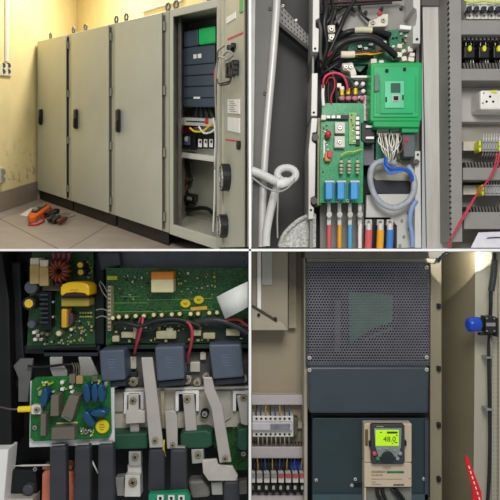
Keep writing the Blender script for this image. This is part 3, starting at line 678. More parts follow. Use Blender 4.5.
for x in (342, 348.5, 355, 362.5): q = M(); q.disc(x, 98, 6.06, 2.9, .1, ry=2.4, dome=.4); q.build('pink_cap', mat('dusty_pink', '#b9707c', .5), tb)
for x, y in ((339, 85), (342, 88)): q = M(); q.box(x-2, y-2, x+2.5, y+2.5, 6.1, 6.3); q.build('white_block', whitep, tb, bevel=.008)
for i, (x, y) in enumerate(((356.5, 83.5), (363, 83.8), (363.4, 91))):
    q = M(); q.disc(x, y, 6.1, 2.1, .2, dome=.5); tag(q.build('capacitor', whitep), ['left of the upper pair of small white round capacitors beside the green module', 'right of the upper pair of small white capacitors, touching green module', 'lower single small white round capacitor beside the green module'][i], 'capacitor', 'white capacitors by the module')
q = M(); q.box(351, 75.5, 373, 77.5, 6.1, 6.2); tag(q.build('white_bar', whitep), 'thin white insulating bar above the white capacitors', 'bar')
wb = thing('insulator_plate', 'white upright plate with pink dots between driver board and green module', 'plate')
q = M(); q.poly([(358, 96), (371.5, 94.5), (371.5, 121), (360, 121)], 6.14, 6.2); q.build('plate', mat('pinkish_white', '#e2d6d2', .5), wb, bevel=.006)
for y in (100, 105, 110, 115): q = M(); q.disc(366.5, y, 6.13, .9, .01); q.build('dot', mat('dusty_pink', '#b9707c'), wb)

# ---- driver board
db = thing('driver_board', 'green driver board with blue blocks and resistors on the opened drive', 'circuit board')
q = M(); q.poly([(322, 104.5), (326, 103), (362, 103), (364, 106), (363, 203), (319.5, 203), (320, 150)], 6.06, 6.09); q.build('board', GRN, db, bevel=.003)
q = M(); q.box(321.5, 115, 326, 119.5, 6.0, 6.06); q.build('connector', mat('plug_white', '#dcd3c6'), db)
q = M(); q.box(326, 115, 348.5, 119.2, 6.015, 6.06); q.build('connector_strip', rubber, db)
for x in (326.5, 331.5, 336.7): q = M(); q.box(x, 115.2, x+4, 118.3, 6.0, 6.02); q.build('white_cap', whitep, db, bevel=.004)
q = M(); q.box(349, 112.5, 356.5, 144, 6.03, 6.06); q.build('sub_board', pcb('olive_board', '#5f9e58', '#a9b86b', 70), db)
q = M(); q.box(356, 116, 360, 145, 6.02, 6.06); q.build('connector_strip', rubber, db)
for k in range(5): q = M(); q.box(356, 116.5+k*4.8, 359.5, 120+k*4.8, 5.995, 6.02); q.build('white_cap', whitep, db, bevel=.004)
for k in range(10):
    x, y = random.uniform(350, 355), random.uniform(114, 142); q = M(); q.box(x, y, x+1.2, y+.9, 6.015, 6.03); q.build('small_component', [mat('tan_part', '#a88d5a'), steel, rubber][k % 3], db)
for x0, y0, x1, y1 in ((335, 122, 345.2, 133.2), (334.5, 136, 345, 147.5)):
    q = M(); q.box(x0, y0, x1, y1, 5.99, 6.06); o = q.build('terminal_pad', mat('pad_grey', '#c8c4bb', .45), db, bevel=.006)
    screw(o, (x0+x1)/2, (y0+y1)/2, 5.975, 2.3, steel, dark)
q = M(); q.disc(328.6, 134, 5.96, 3.1, .09, dome=.4, ry=3.5); q.build('red_capacitor', mat('deep_red', '#b01a2c', .35), db)
q = M(); q.box(325, 152, 331, 161, 5.98, 6.06); o = q.build('transformer', mat('orange_tape', '#d08a4a', .5), db, bevel=.01)
q = M(); q.disc(330, 154, 5.95, 2.8, .07, ry=4); q.build('red_core', mat('deep_red', '#b01a2c'), o)
for x in (341.2, 349.2, 357.6):
    q = M(); q.cyl(P(x, 160.5, 5.99), P(x, 173.5, 5.99), .019, n=12); o = q.build('resistor', mat('resistor_tan', '#b7ad9b', .5), db)
    q = M()
    for y in (163, 167, 170.5): q.cyl(P(x, y, 5.99), P(x, y+1.3, 5.99), .0205, n=12)
    q.cyl(P(x, 158, 6.02), P(x, 160.5, 5.99), .004); q.build('colour_band', mat('band_brown', '#4a3a30'), o)
bb = mat('sky_blue_block', '#3d93cd', .4, var=.05)
for x in (325.8, 337.6, 351):
    q = M(); q.box(x, 182, x+7.8, 199, 5.9, 6.06); o = q.build('blue_capacitor', bb, db, bevel=.006)
    q = M(); q.box(x-.6, 180.6, x+8.5, 182.4, 5.95, 6.06); q.build('solder_tag', plate_w, o)
    q = M(); q.box(x+6.2, 182.3, x+8, 198.8, 5.897, 5.91); q.build('painted_side_shade', mat('shaded_blue_block', '#28679c', .4), o)  # darker blue strip on the front, shade of the side painted in
for x in (329, 338, 347.8): screw(db, x, 200.6, 6.03, 1.9, steel, dark)
for k in range(14):
    x, y = random.uniform(322, 333), random.uniform(122, 178); q = M(); q.box(x, y, x+1.6, y+1, 6.045, 6.06); q.build('small_component', [whitep, rubber, mat('tan_part', '#a88d5a')][k % 3], db)
q = M(); q.box(323.5, 140, 324.8, 158, 6.04, 6.06); q.build('white_strip', whitep, db)

bk = thing('relay_bracket', 'black plastic bracket with two pale rungs beside the driver board', 'bracket')
q = M(); q.poly([(361, 122.5), (375, 122.5), (375, 143.5), (366, 143.5), (361, 141)], 6.05, 6.3); q.build('frame', black, bk, bevel=.01)
for y in (125.3, 136.6): q = M(); q.box(366, y, 374, y+2.2, 6.02, 6.06); q.build('rung', whitep, bk)
q = M(); q.box(363.5, 144, 374, 165, 6.2, 6.3); tag(q.build('grey_block', mat('violet_grey', '#6a6a72', .5)), 'plain grey block below the black bracket', 'block')

# ---- green module
gm = thing('control_module', 'bright green plastic control module with a network port', 'module')
q = M(); q.poly([(372, 62.5), (421, 62), (422.5, 64), (421.8, 120), (420, 121.5), (371, 121.5), (370, 119), (370.8, 64)], 5.92, 6.14); q.build('body', modg, gm, bevel=.012)
q = M(); q.poly([(374, 66.5), (419.3, 66.5), (418.3, 117), (373.8, 117)], 5.905, 5.93); q.build('inner_face', modl, gm, bevel=.006)
q = M(); q.box(376.5, 72, 378, 112, 5.895, 5.906); q.box(415.5, 76, 416.5, 112, 5.895, 5.906); q.box(380, 80, 381, 113, 5.89, 5.906); q.box(381, 112.5, 413, 113.5, 5.89, 5.906); q.build('moulded_rib', modg, gm)
q = M(); q.poly([(385, 81), (404, 81), (404, 108), (385, 108)], 5.892, 5.906); q.build('port_panel', mat('pale_green_panel', '#62c193', .3), gm, bevel=.004)
q = M(); q.poly([(374.5, 75), (379.5, 74.5), (379.5, 91), (374.5, 91.5)], 5.88, 5.906); q.build('grey_tab', mat('grey_teal', '#4e6f62', .45), gm, bevel=.004)
q = M(); q.box(391, 83, 400.5, 92.5, 5.885, 5.90); q.build('dark_window', mat('dark_teal', '#27503f', .3), gm, bevel=.004)
q = M(); q.box(392.3, 94.8, 399.6, 101.5, 5.882, 5.90); o = q.build('network_port', mat('port_grey', '#b5b7ae', .4), gm, bevel=.003)
q = M(); q.box(393.6, 96, 398.4, 100.2, 5.878, 5.883); q.build('port_hole', dark, o)
for a in ((385.4, 97, 387, 102), (402.2, 95, 403.7, 100), (385.5, 69, 388.5, 72), (403.5, 67.5, 406, 70.5)): q = M(); q.box(*a, 5.889, 5.906); q.build('latch_slot', dark, gm)
q = M(); q.poly([(373, 121), (420.5, 121), (419.5, 127.5), (374, 127)], 5.92, 6.2); q.build('front_lip', modg, gm, bevel=.01)
q = M(); q.poly([(402, 127), (419, 127), (418.5, 132.5), (402, 132.5)], 5.95, 6.2); q.build('front_lip', mat('mid_green', '#0f8f52', .4), gm, bevel=.006)
io = thing('terminal_board', 'small green input board with grey screw connectors below the module', 'circuit board')
q = M(); q.box(376, 127.5, 416, 160, 6.16, 6.2); q.build('board', GRNd, io)
for x0, x1 in ((377, 389), (390.5, 400.5)):
    q = M(); q.box(x0, 128.5, x1, 134, 6.04, 6.16); o = q.build('connector', mat('connector_grey', '#9c9d93', .5), io, bevel=.004)
    for k in range(5):
        x = x0+1.2+k*(x1-x0-1.5)/5; q = M(); q.disc(x+.7, 132.2, 6.035, .7, .01, n=8); q.build('clamp', dark, o)
q = M(); q.poly([(402, 133), (415.5, 133), (415, 157), (404, 157)], 6.0, 6.16); q.build('grey_module', mat('graphite', '#55585c', .45), io, bevel=.01)
q = M(); q.box(405, 137.5, 408, 141.5, 5.99, 6.0); q.build('printed_mark', red, io)
wn = 0
for k in range(16):
    x0 = 378.5+k*1.45; c_ = [whitep, whitep, mat('warm_white', '#d8cdb4'), greyp][k % 4]
    x1 = 384+k*.75+random.uniform(-2.5, 2.5); ym = random.uniform(140, 150)
    cable([(x0, 133.5, 6.05), (x0+random.uniform(-2, 3), ym-3, 5.97), (x1+random.uniform(-2, 2), ym+6, 5.98), (387+k*.45, 160+random.uniform(-2, 4), 6.03)], .62, c_, 'control_wire', 'one of the thin pale control wires bunched under the grey connectors', 'wire', 'control wires below the module', n=5)
cable([(399, 135, 6.05), (403, 148, 5.98), (397, 156, 5.97), (402, 163, 6.0)], .9, mat('brown_wire', '#6a3a34'), 'control_wire', 'brown control wire at the right of the pale wire bunch', 'wire', n=6)
for pts, r, mm, lab in (
 ([(385.5, 158, 5.99), (386.5, 164, 5.95), (392, 168.5, 5.94), (402, 169, 5.95), (410, 173, 5.97), (413, 181, 6.0)], 1.7, blue, 'blue cable bending right along the top of the grey loop'),
 ([(385, 160, 6.0), (385.5, 168, 5.96), (390, 173, 5.95), (398, 171.5, 5.95), (408, 170, 5.97), (413, 177, 6.0)], 1.3, mat('bright_blue', '#2f78d8', .4), 'second bright blue cable dipping below the first blue one'),
 ([(396, 163, 6.05), (385, 161, 6.04), (375, 164, 6.03), (370.5, 173, 6.03), (371.5, 187, 6.03), (378, 200, 6.02), (390, 207.5, 6.0), (401, 206, 6.0), (411, 198, 6.0), (414.5, 186, 6.0), (413, 174, 6.03), (408, 166, 6.05)], 3.1, mat('corrugated_grey', '#9aa0a6', .5, var=.12, scale=22), 'thick grey cable coiled in a loop on the lower chassis'),
 ([(416.5, 200, 5.98), (411.5, 209, 6.0), (410, 222, 6.02), (412.5, 236, 6.04), (412.5, 247, 6.05)], 2.3, mat('steel_blue_cable', '#7f98c4', .45), 'blue grey cable running down beside the right rail')):
    cable(pts, r, mm, 'cable', lab)
# power cables with lugs
for i, (x, mm, nm) in enumerate(((368.8, mat('salmon_red', '#d05a5f', .45), 'red'), (380.5, mat('amber', '#e0a21e', .45), 'yellow'), (390, mat('mid_blue', '#3c78c2', .45), 'blue'))):
    t = thing('power_cable', nm+' power cable with silver lug in the lower right cable opening', 'cable', 'right hand power cables')
    q = M(); q.tube([(x, 230, 6.05), (x-.3, 240, 6.05), (x-.8, 248, 6.06)], 3.6, 12); q.build('insulation', mm, t)
    q = M(); q.cyl(P(x, 224, 6.06), P(x, 231, 6.05), .032, n=12); q.poly([(x-3, 219.5), (x+3, 219.5), (x+3.4, 225), (x-3.4, 225)], 6.05, 6.09); q.build('lug', plate_w, t)
    screw(t, x, 222, 6.03, 1.8, steel, dark)
for i, (x, mm, nm) in enumerate(((329, mat('salmon_red', '#d05a5f'), 'red'), (339.5, mat('amber', '#e0a21e'), 'yellow'), (350, mat('sky_cable', '#4aa5d0', .45), 'light blue'), (360, whitep, 'white'))):
    t = thing('power_cable', nm+' power cable hanging from a silver strip under driver board', 'cable', 'left hand power cables')
    q = M(); q.tube([(x+.2, 224, 6.14), (x, 236, 6.14), (x, 248, 6.15)], 2.1, 10); q.build('insulation', mm, t)
    q = M(); q.poly([(x-1.6, 203), (x+1.6, 203), (x+1.8, 225), (x-1.8, 225)], 6.12, 6.16); q.build('strip', plate_w, t)
    q = M(); q.disc(x+.3, 214.5, 6.07, 2.9, .08, ry=3.6); q.build('lug', steel, t)

# ---- left: white conduit with loop, sheath and thin wires
cw = mat('conduit_white', '#c9c9c5', .5, var=.05)
cd = thing('flexible_conduit', 'pale flexible conduit with a looped end crossing the door post', 'conduit')
q = M(); q.tube([(251.5, 170.5, 5.85), (262, 174.5, 5.85), (272, 179.5, 5.85), (281, 183.5, 5.86)], 4.3, 12); q.build('arm', cw, cd)
ring = [(286.5+8.2*math.cos(t)*1.12, 174.5-6.8*math.sin(t), 5.9) for t in [math.pi*1.2-2*math.pi*.98*i/14 for i in range(15)]]
q = M(); q.tube(ring, 3.7, 12, 4); q.build('loop', cw, cd)
q = M(); q.tube([(279, 182, 5.93), (274, 196, 5.95), (269.5, 215, 5.97), (266.5, 232, 5.97), (266, 246, 5.97)], 4.1, 12); q.build('tail', cw, cd)
q = M(); q.tube([(277, 183.5, 5.8), (282, 183.5, 5.8), (287, 181.5, 5.83)], 4.7, 10); q.build('collar', mat('conduit_pale', '#d6d6d2', .5), cd, bevel=0)
cable([(251.5, 177, 5.8), (258, 182, 5.8), (266, 187.5, 5.8), (277, 191.5, 5.8), (286, 189, 5.82), (293, 182, 5.85), (295, 176, 5.88)], .9, mat('thin_grey', '#9b9b97'), 'thin_wire', 'thin grey wire drooping below the white conduit loop', 'wire')
cable([(277.5, 186, 5.78), (277.8, 200, 5.8), (277.3, 220, 5.82), (277.6, 238, 5.84)], .75, mat('thin_grey', '#9b9b97'), 'thin_wire', 'straight thin grey wire hanging down from the white conduit', 'wire')
q = M(); q.poly([(279, 247.3), (280.5, 240), (286, 232), (293, 225), (301, 219), (311, 214), (316, 214), (316, 247.3)], 6.2, 6.4); q.tube([(279.5, 246, 6.22), (283, 236, 6.19), (290, 227.5, 6.18), (300, 219.5, 6.18), (314, 213.5, 6.2)], 2.2, 10)
o = q.build('braided_hose', mat('speckled_sheath', '#b6b6b0', .6, var=.35, scale=42, bump=.4)); tag(o, 'thick pale speckled hose curving at the bottom behind the left rail', 'hose')

# ================================================================ right hand equipment plate
vd = thing('cable_duct', 'tall vertical grey cable duct beside the silver plate', 'cable duct')
q = M(); q.poly([(448.5, -60), (461, -60), (462.5, 242), (451, 242)], 5.96, 6.4); q.build('body', duct_m, vd, bevel=.006)
q = M()
for k in range(46):
    y = -4+k*5.4; x = 447.8+.0102*y; q.box(x+.7, y, x+1.6, y+1.9, 5.957, 6.0)
q.build('slot', dark, vd, kind='stuff')
for i, (y0, y1, x0, nm) in enumerate(((20, 34.5, 460.5, 'below the white circuit breakers'), (68.5, 80.5, 461, 'between the black relays and the white socket'), (167.5, 180, 463, 'between the two terminal block rows'), (212, 229, 464, 'lowest, above the paper at the bottom'))):
    h = thing('cable_duct', 'horizontal grey cable duct '+nm, 'cable duct', 'horizontal ducts at right')
    q = M(); q.box(x0, y0, 560, y1, 5.98, 6.4); q.build('cover', duct_m, h, bevel=.008)
    q = M()
    if i in (0,):
        for k in range(18): q.poly([(x0+2+k*4, y1), (x0+4+k*4, y1), (x0+5.5+k*4, y1+5.5), (x0+3.5+k*4, y1+5.5)], 6.05, 6.3)
    else:
        for k in range(18): q.poly([(x0+2+k*3.2, y0-5.5), (x0+3.7+k*3.2, y0-5.5), (x0+5+k*3.2, y0), (x0+3.3+k*3.2, y0)], 6.05, 6.3)
    q.build('comb_tooth', mat('tooth_grey', '#5f5d59', .55), h, kind='stuff')
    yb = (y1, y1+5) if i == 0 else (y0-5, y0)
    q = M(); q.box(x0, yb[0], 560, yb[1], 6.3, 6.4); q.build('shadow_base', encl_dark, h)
for i in range(6):
    b = thing('circuit_breaker', ['first', 'second', 'third', 'fourth', 'fifth', 'sixth'][i]+' white circuit breaker from the left in the top right row', 'breaker', 'white breakers at top right')
    x = 466.5+i*7.3
    q = M(); q.box(x, -8, x+7, 19, 6.1, 6.4); q.build('housing', mat('breaker_white', '#dedbd0', .5), b, bevel=.006)
    q = M(); q.box(x, 3.5, x+7, 10, 6.02, 6.1); q.build('nose', mat('breaker_white', '#dedbd0'), b, bevel=.006)
    q = M(); q.box(x+1.2, 6, x+5.6, 11, 5.99, 6.06); q.build('toggle', mat('navy_toggle', '#23273a', .4), b, bevel=.004)
    q = M(); q.disc(x+3.4, 15.8, 6.095, .9, .01); q.build('clamp_hole', dark, b)
cable([(464, 0, 6.0), (472, 2.4, 5.97), (484, 1.0, 5.97), (496, 2.5, 5.97), (506, 1, 6.0)], 1.2, mat('lime_wire', '#c3cf5c', .45), 'wire', 'yellow green earth wire running along the top of the white breakers', 'wire')
q = M(); q.box(462, 54, 560, 61, 6.32, 6.4); tag(q.build('din_rail', mat('cream_rail', '#c5bfad', .5)), 'cream mounting rail behind the black relays', 'rail')
for i in range(3):
    b = thing('relay', ['left', 'middle', 'right'][i]+' one of three black plug-in relays with yellow marks', 'relay', 'black relays with yellow marks')
    x = 464.5+i*14.6
    q = M(); q.box(x, 46, x+10.5, 58, 6.05, 6.4); q.build('housing', black, b, bevel=.01)
    q = M(); q.box(x+1, 57, x+9.5, 64, 6.12, 6.4); q.build('socket_base', rubber, b, bevel=.008)
    q = M(); q.disc(x+5.6, 48.3, 6.02, 1.8, .05, ry=3); q.build('yellow_mark', mat('lime_yellow', '#d9d92a', .45), b)
    for k in range(4):
        q = M(); q.tube([(x+1+k*2.7, 36, 6.2), (x+1.5+k*2.5, 41, 6.12), (x+1.4+k*2.6, 46, 6.12)], .55, 5, 3); q.build('lead', [steel, rubber][k % 2], b)
        q = M(); q.tube([(x+1.5+k*2.4, 60, 6.08), (x+1.2+k*2.6, 64, 6.08), (x+1+k*2.7, 68, 6.15)], .6, 5, 3); q.build('lead', [rubber, steel][(k//2) % 2], b)
sp = thing('socket_plate', 'plain pale grey sheet behind the white wall socket at right', 'plate')
q = M(); q.box(460.8, 86, 560, 122, 6.26, 6.4); q.build('plate', mat('pale_sheet', '#b3b0aa', .5, var=.03), sp, bevel=.01)
so = thing('power_socket', 'white three-pin power socket outlet on the pale grey sheet', 'socket')
q = M(); q.box(480.5, 90, 520, 109.5, 6.0, 6.26); q.build('box', mat('socket_white', '#e4e0d6', .45), so, bevel=.02)
q = M(); 
for x, y in ((490.2, 96.5), (486.8, 101.5), (493.3, 101.5)): q.disc(x, y, 5.995, 1.15, .02)
q.build('pin_hole', dark, so)
q = M(); q.disc(483, 103, 5.995, .9, .02); q.disc(484, 93, 5.995, .8, .02); q.build('screw_cap', greyp, so)
q = M(); q.poly([(491, 90.5), (497, 90), (497, 93), (492, 92.5)], 5.99, 6.0); q.build('yellow_tag', mat('lime_yellow', '#d9d92a'), so)
for r_, (yr, x0, yb0, yb1, nm) in enumerate(((146, 479, 134, 160, 'upper'), (190, 481.5, 181, 204, 'lower'))):
    q = M(); q.box(463.5, yr-4.5, 560, yr+4.5, 6.18, 6.4); tag(q.build('din_rail', mat('cream_rail', '#c5bfad')), 'cream mounting rail carrying the '+nm+' terminal block row', 'rail')
    for k in range(7):
        x = x0+3.4+k*2.65
        b = thing('terminal_block', 'grey terminal block number %s from the yellow end plate, %s row' % (['one', 'two', 'three', 'four', 'five', 'six', 'seven'][k], nm), 'terminal block', nm+' terminal blocks')
        q = M(); q.box(x, yr-5.5, x+2.4, yr+5.5, 6.06, 6.18); q.build('housing', mat('terminal_grey', '#9fa09c', .5), b, bevel=.004)
        q = M(); q.disc(x+1.2, yr-3.5, 6.055, .6, .01, n=8); q.disc(x+1.2, yr+3.5, 6.055, .6, .01, n=8); q.build('clamp_screw', dark, b)
        q = M(); q.tube([(x+1.2, yb0, 6.25), (x+1.2, yr-8, 6.1), (x+1.2, yr-5, 6.1)], .5, 5, 3); q.build('wire', whitep, b)
        if r_ == 0: q = M(); q.tube([(x+1.2, yr+5, 6.1), (x+.2, yr+9, 6.08), (x-1.8, yr+12, 6.15), (x-2.2, yb1, 6.25)], .5, 5, 3); q.build('wire', greyp, b)
    for x in ((x0-.3, x0+20) if r_ == 0 else (x0,)):
        b = thing('end_clamp', ('yellow end clamp at the left of the %s terminal row' if x < x0+5 else 'yellow end clamp at the right edge of the %s terminal row') % nm, 'clamp')
        q = M(); q.poly([(x+.4, yr-5.6), (x+2.6, yr-5), (x+3, yr+4.6), (x+1.2, yr+6.2), (x, yr+3)], 6.04, 6.18); q.build('body', mat('lime_yellow', '#d9d92a'), b, bevel=.006)
        q = M(); q.disc(x+1.5, yr, 6.015, .6, .01); q.build('mark', dark, b)
for i, pts in enumerate(([(500, 151, 5.9), (497, 165, 5.88), (490, 178, 5.88), (478, 193, 5.88), (470, 207, 5.88), (460, 224, 5.88), (452, 238, 5.88), (449, 247, 5.88)],
                         [(497.5, 154, 5.92), (494, 168, 5.9), (488, 180, 5.9), (476, 195, 5.9), (467, 210, 5.9), (458, 225, 5.9), (453, 236, 5.9), (447.5, 247, 5.9)])):
    cable(pts, .85, mat('crimson_wire', '#b3263f', .45), 'wire', ['upper', 'lower'][i]+' of two twisted crimson wires falling diagonally across the ducts', 'wire', 'crimson wires')
pp = thing('paper_sheet', 'white paper sheet with a pencil mark at bottom right of the equipment plate', 'paper')
q = M(); q.poly([(478.5, 232.5), (505, 231.5), (540, 232), (540, 247.7), (471, 247.7)], 6.02, 6.03); q.build('sheet', mat('paper_lilac', '#dcdae2', .7), pp)
pn = thing('pen', 'short dark pen lying on the white paper', 'pen')
q = M(); q.tube([(488.5, 238, 6.013), (495, 237.5, 6.013), (503, 237.5, 6.013)], .6, 6); q.cyl(P(488.5, 238, 6.013), P(486.5, 238.4, 6.015), .006, .001, 6); q.build('barrel', rubber, pn)
# ================================================================ BOTTOM LEFT: power electronics inside a drive
chb = mat('black_chassis', '#121416', .6, var=.25, scale=3)
PCB3 = pcb('power_board_green', '#0f3a1d', '#3a6a2c', 80, .5)
PCB4 = pcb('control_board_green', '#124a24', '#4f8438', 60, .5)
PCB5 = pcb('daughter_board_green', '#0c6124', '#2f8038', 60, .5)
bar_m = mat('busbar_grey', '#b8b3ab', .42, .25, .05, 5)
tab_m = mat('tab_silver', '#b2b0ab', .4, .3, .07, 5)
plate3 = mat('beige_metal_plate', '#c9c3b4', .42, .15, .08, 5)
capb = mat('slate_blue_capacitor', '#4e5967', .5, var=.05, scale=4)
sleeve = mat('dark_sleeve', '#38393e', .55, var=.10, scale=5)
beige_c = mat('beige_capacitor', '#b29a5e', .5, var=.08)
ycap = mat('yellow_disc', '#d8b428', .45, var=.08)
tr_y = mat('transformer_yellow', '#e2b80e', .4, var=.05)
olive = mat('olive_yellow', '#9a8a2e', .5, var=.1)
teal = mat('teal_green_block', '#1f4f38', .5, var=.08)
dblue = mat('dark_blue_disc', '#15466a', .3, var=.1)
tan = mat('tan_part', '#a88d5a', .5)
brown = mat('brown_grey_block', '#6d665a', .45, var=.05)

cs = thing('drive_chassis', 'black moulded chassis under the boards and busbars', 'chassis')
q = M(); q.box(-60, 251.6, 248.5, 560, 6.55, 6.6); q.build('base', chb, cs)
q = M(); q.poly([(-60, 251.6), (2, 251.6), (9, 300), (12, 446), (-60, 446)], 6.2, 6.55); q.build('side_wall', mat('black_side', '#0b0c0e', .6, var=.2), cs, bevel=.02)
q = M(); q.poly([(10, 262), (20, 262), (23, 340), (26, 385), (13, 390)], 6.35, 6.55); q.build('side_ledge', mat('charcoal', '#191c20', .55, var=.15), cs, bevel=.02)
q = M(); q.box(94, 252, 104, 345, 6.3, 6.55); q.box(24, 345.5, 100, 354, 6.3, 6.55); q.build('cross_rib', mat('charcoal', '#191c20'), cs, bevel=.015)
q = M(); q.poly([(96, 251.8), (119, 251.8), (121, 266), (100, 271)], 6.28, 6.5); q.build('upper_ledge', mat('steel_grey', '#4b5058', .5), cs, bevel=.02)
q = M(); q.box(120, 251.8, 248, 268, 6.4, 6.5); q.build('top_plate', mat('slate_plate', '#6d747c', .5, .1), cs)
wbk = thing('white_bracket', 'bright white corner piece at the bottom left edge', 'bracket')
q = M(); q.poly([(-40, 451), (8.3, 449.5), (4, 498), (3.5, 540), (-40, 540)], 6.05, 6.3); q.build('panel', mat('bright_white', '#f6f5f1', .6, var=.02), wbk, bevel=.01)

def cap_top(parent, name, px, py, r, m, h=.15, Y=6.1, topm=None):
    q = M(); q.disc(px, py, Y-h, r, h, bev=.15, n=18); o = q.build(name, [m], parent)
    if topm: q = M(); q.disc(px, py, Y-h-.003, r*.7, .01, n=16); q.build('top_face', topm, o)
    return o
def smd(parent, n, x0, y0, x1, y1, Y, ms, smin=.8, smax=2.4, name='small_component'):
    for k in range(n):
        x, y = random.uniform(x0, x1), random.uniform(y0, y1); w, h = random.uniform(smin, smax), random.uniform(smin, smax)
        q = M(); q.box(x, y, x+w, y+h, Y-random.uniform(.012, .05), Y); q.build(name, ms[k % len(ms)], parent)

# ---- power supply board
ps = thing('power_supply_board', 'dark green power supply board with yellow transformer at upper left', 'circuit board')
q = M(); q.poly([(32, 252.2), (93, 252.2), (95, 343.5), (27, 346)], 6.2, 6.23); q.build('board', PCB3, ps)
q = M(); q.poly([(27, 346), (95, 343.5), (96, 347), (27, 349)], 6.22, 6.4); q.build('edge_shadow_strip', mat('deep_green', '#0d2a18', .5), ps)
for x0, x1, y0 in ((29.5, 38.8, 258), (39, 48.2, 260)):
    q = M(); q.box(x0, y0+7, x1, y0+26, 5.98, 6.2); o = q.build('film_capacitor', beige_c, ps, bevel=.01)
    q = M(); q.box(x0+.4, y0, x1-.2, y0+7.5, 6.0, 6.2); q.build('white_top', mat('pale_cap_top', '#d6cfb8', .5), o, bevel=.01)
q = M(); c = P(59, 271, 6.03)
q.sweep([c+Vector((.075*math.cos(t), 0, .075*math.sin(t))) for t in [2*math.pi*i/24 for i in range(25)]], .042, 10); tor = q.build('toroid_inductor', mat('dark_copper', '#472318', .35, .3, .2, 14), ps)
for i in range(14):
    t = 2*math.pi*i/14; cc = c+Vector((.075*math.cos(t), 0, .075*math.sin(t))); rad = Vector((math.cos(t), 0, math.sin(t)))
    q = M(); q.sweep([cc+(rad*math.cos(u)+Vector((0, 1, 0))*math.sin(u))*.047 for u in [2*math.pi*k/10 for k in range(11)]], .007, 5); q.build('winding', copper, tor)
q = M(); q.box(48.5, 260, 53, 286, 6.02, 6.2); q.box(53, 283, 62, 287.5, 6.05, 6.2); q.build('inductor_base', mat('dark_brown', '#2b1712', .5), ps)
# yellow transformer: arched top band over a bobbin
q = M(); q.poly([(60, 288), (62, 284.5), (68, 282.3), (75, 281.8), (82, 282.3), (87, 284), (89.3, 287), (89.3, 296), (60.3, 296)], 5.9, 6.2); trf = q.build('transformer', tr_y, ps, bevel=.02)
q = M(); q.poly([(62, 296), (88, 296), (84, 293), (75, 292), (66, 293)], 5.89, 5.93); q.build('core_gap', mat('dark_brown', '#2b1712'), trf)
q = M(); q.box(61, 297.5, 89, 306.5, 5.98, 6.2); q.build('bobbin', olive, trf, bevel=.01)
q = M(); q.box(60.5, 296, 89, 298.5, 5.94, 6.2); q.build('core', mat('ferrite', '#241c12', .5), trf)
q = M()
for k in range(6): q.box(70+k*1.4, 289.5, 70.8+k*1.4, 290.3, 5.897, 5.9)
q.build('print_mark', mat('print_brown', '#8a6a10'), trf, kind='stuff')
for x, y, r in ((80, 265, 4), (80.5, 272.3, 4)): cap_top(ps, 'electrolytic_capacitor', x, y, r, mat('cap_dark', '#26261f', .4), .16, 6.2, ycap)
cap_top(ps, 'electrolytic_capacitor', 30.5, 287.5, 6.5, mat('cap_grey', '#4d5055', .45), .2, 6.22)
cap_top(ps, 'electrolytic_capacitor', 28.6, 303.5, 6.6, mat('cap_dark', '#26261f'), .2, 6.22, ycap)
cap_top(ps, 'electrolytic_capacitor', 31, 324.5, 4, mat('cap_grey', '#4d5055'), .14, 6.22)
q = M(); q.box(41, 292, 51, 328, 6.06, 6.2)
hs = q.build('heat_sink', mat('black_heatsink', '#17191b', .4, .3), ps, bevel=.006)
for k in range(7):
    q = M(); q.box(39.5, 294+k*4.6, 48, 295.6+k*4.6, 6.0, 6.08); q.build('fin', mat('fin_grey', '#3a3f44', .35, .4), hs)
for y in (302, 317): q = M(); q.disc(52.8, y, 6.04, 1.2, .05); q.build('pin', steel, hs)
q = M(); q.box(61, 309, 66.6, 328, 6.0, 6.2); q.build('film_capacitor', mat('amber_capacitor', '#cfa02a', .45), ps, bevel=.015, label='narrow amber film capacitor')
q = M(); q.disc(69.5, 319, 6.06, 3.6, .14, ry=6.5); q.build('disc_capacitor', mat('violet_brown', '#4a3540', .4), ps)
cap_top(ps, 'electrolytic_capacitor', 58.5, 333.5, 3, mat('cap_pale', '#a8a078', .5), .12, 6.2, mat('pale_cap_top', '#d6cfb8'))
cap_top(ps, 'electrolytic_capacitor', 71, 329.5, 1.9, mat('cap_pale', '#a8a078'), .1, 6.2, mat('pale_cap_top', '#d6cfb8'))
q = M(); q.box(42, 284, 60, 291, 6.1, 6.2); q.build('relay_block', mat('grey_olive', '#5d5c4d', .5), ps, bevel=.008)
for i, (x, y) in enumerate(((32, 331), (36, 334), (40, 332), (33, 338), (39, 338), (45, 333))):
    q = M(); q.box(x, y, x+3.4, y+3.2, 6.08+.02*(i % 2), 6.2); q.build('connector', [mat('plug_white', '#dcd3c6'), steel, mat('grey_olive', '#5d5c4d')][i % 3], ps, bevel=.006)
for k in range(5): 
    q = M(); q.box(79.5+k*2.6, 312, 81.2+k*2.6, 313.6, 6.17, 6.2); q.build('pin_row', mat('gold_pin', '#b9b45a', .4, .3), ps)
    q = M(); q.box(79.5+k*2.6, 316, 81.4+k*2.6, 317.4, 6.17, 6.2); q.build('pin_row', mat('gold_pin', '#b9b45a'), ps)
smd(ps, 34, 68, 320, 92, 341, 6.2, [tan, mat('gold_pin', '#b9b45a'), rubber, steel, mat('pale_green_part', '#7fa060')])
smd(ps, 14, 83, 258, 91, 280, 6.2, [mat('pale_green_part', '#7fa060'), rubber, tan])
smd(ps, 14, 40, 338, 68, 344, 6.2, [mat('pale_green_part', '#7fa060'), steel, rubber])
q = M(); q.poly([(82, 296), (93, 296), (93, 311), (90, 311), (90, 308), (82, 308)], 6.19, 6.2); q.build('dark_patch', mat('deep_green', '#0d2a18'), ps)
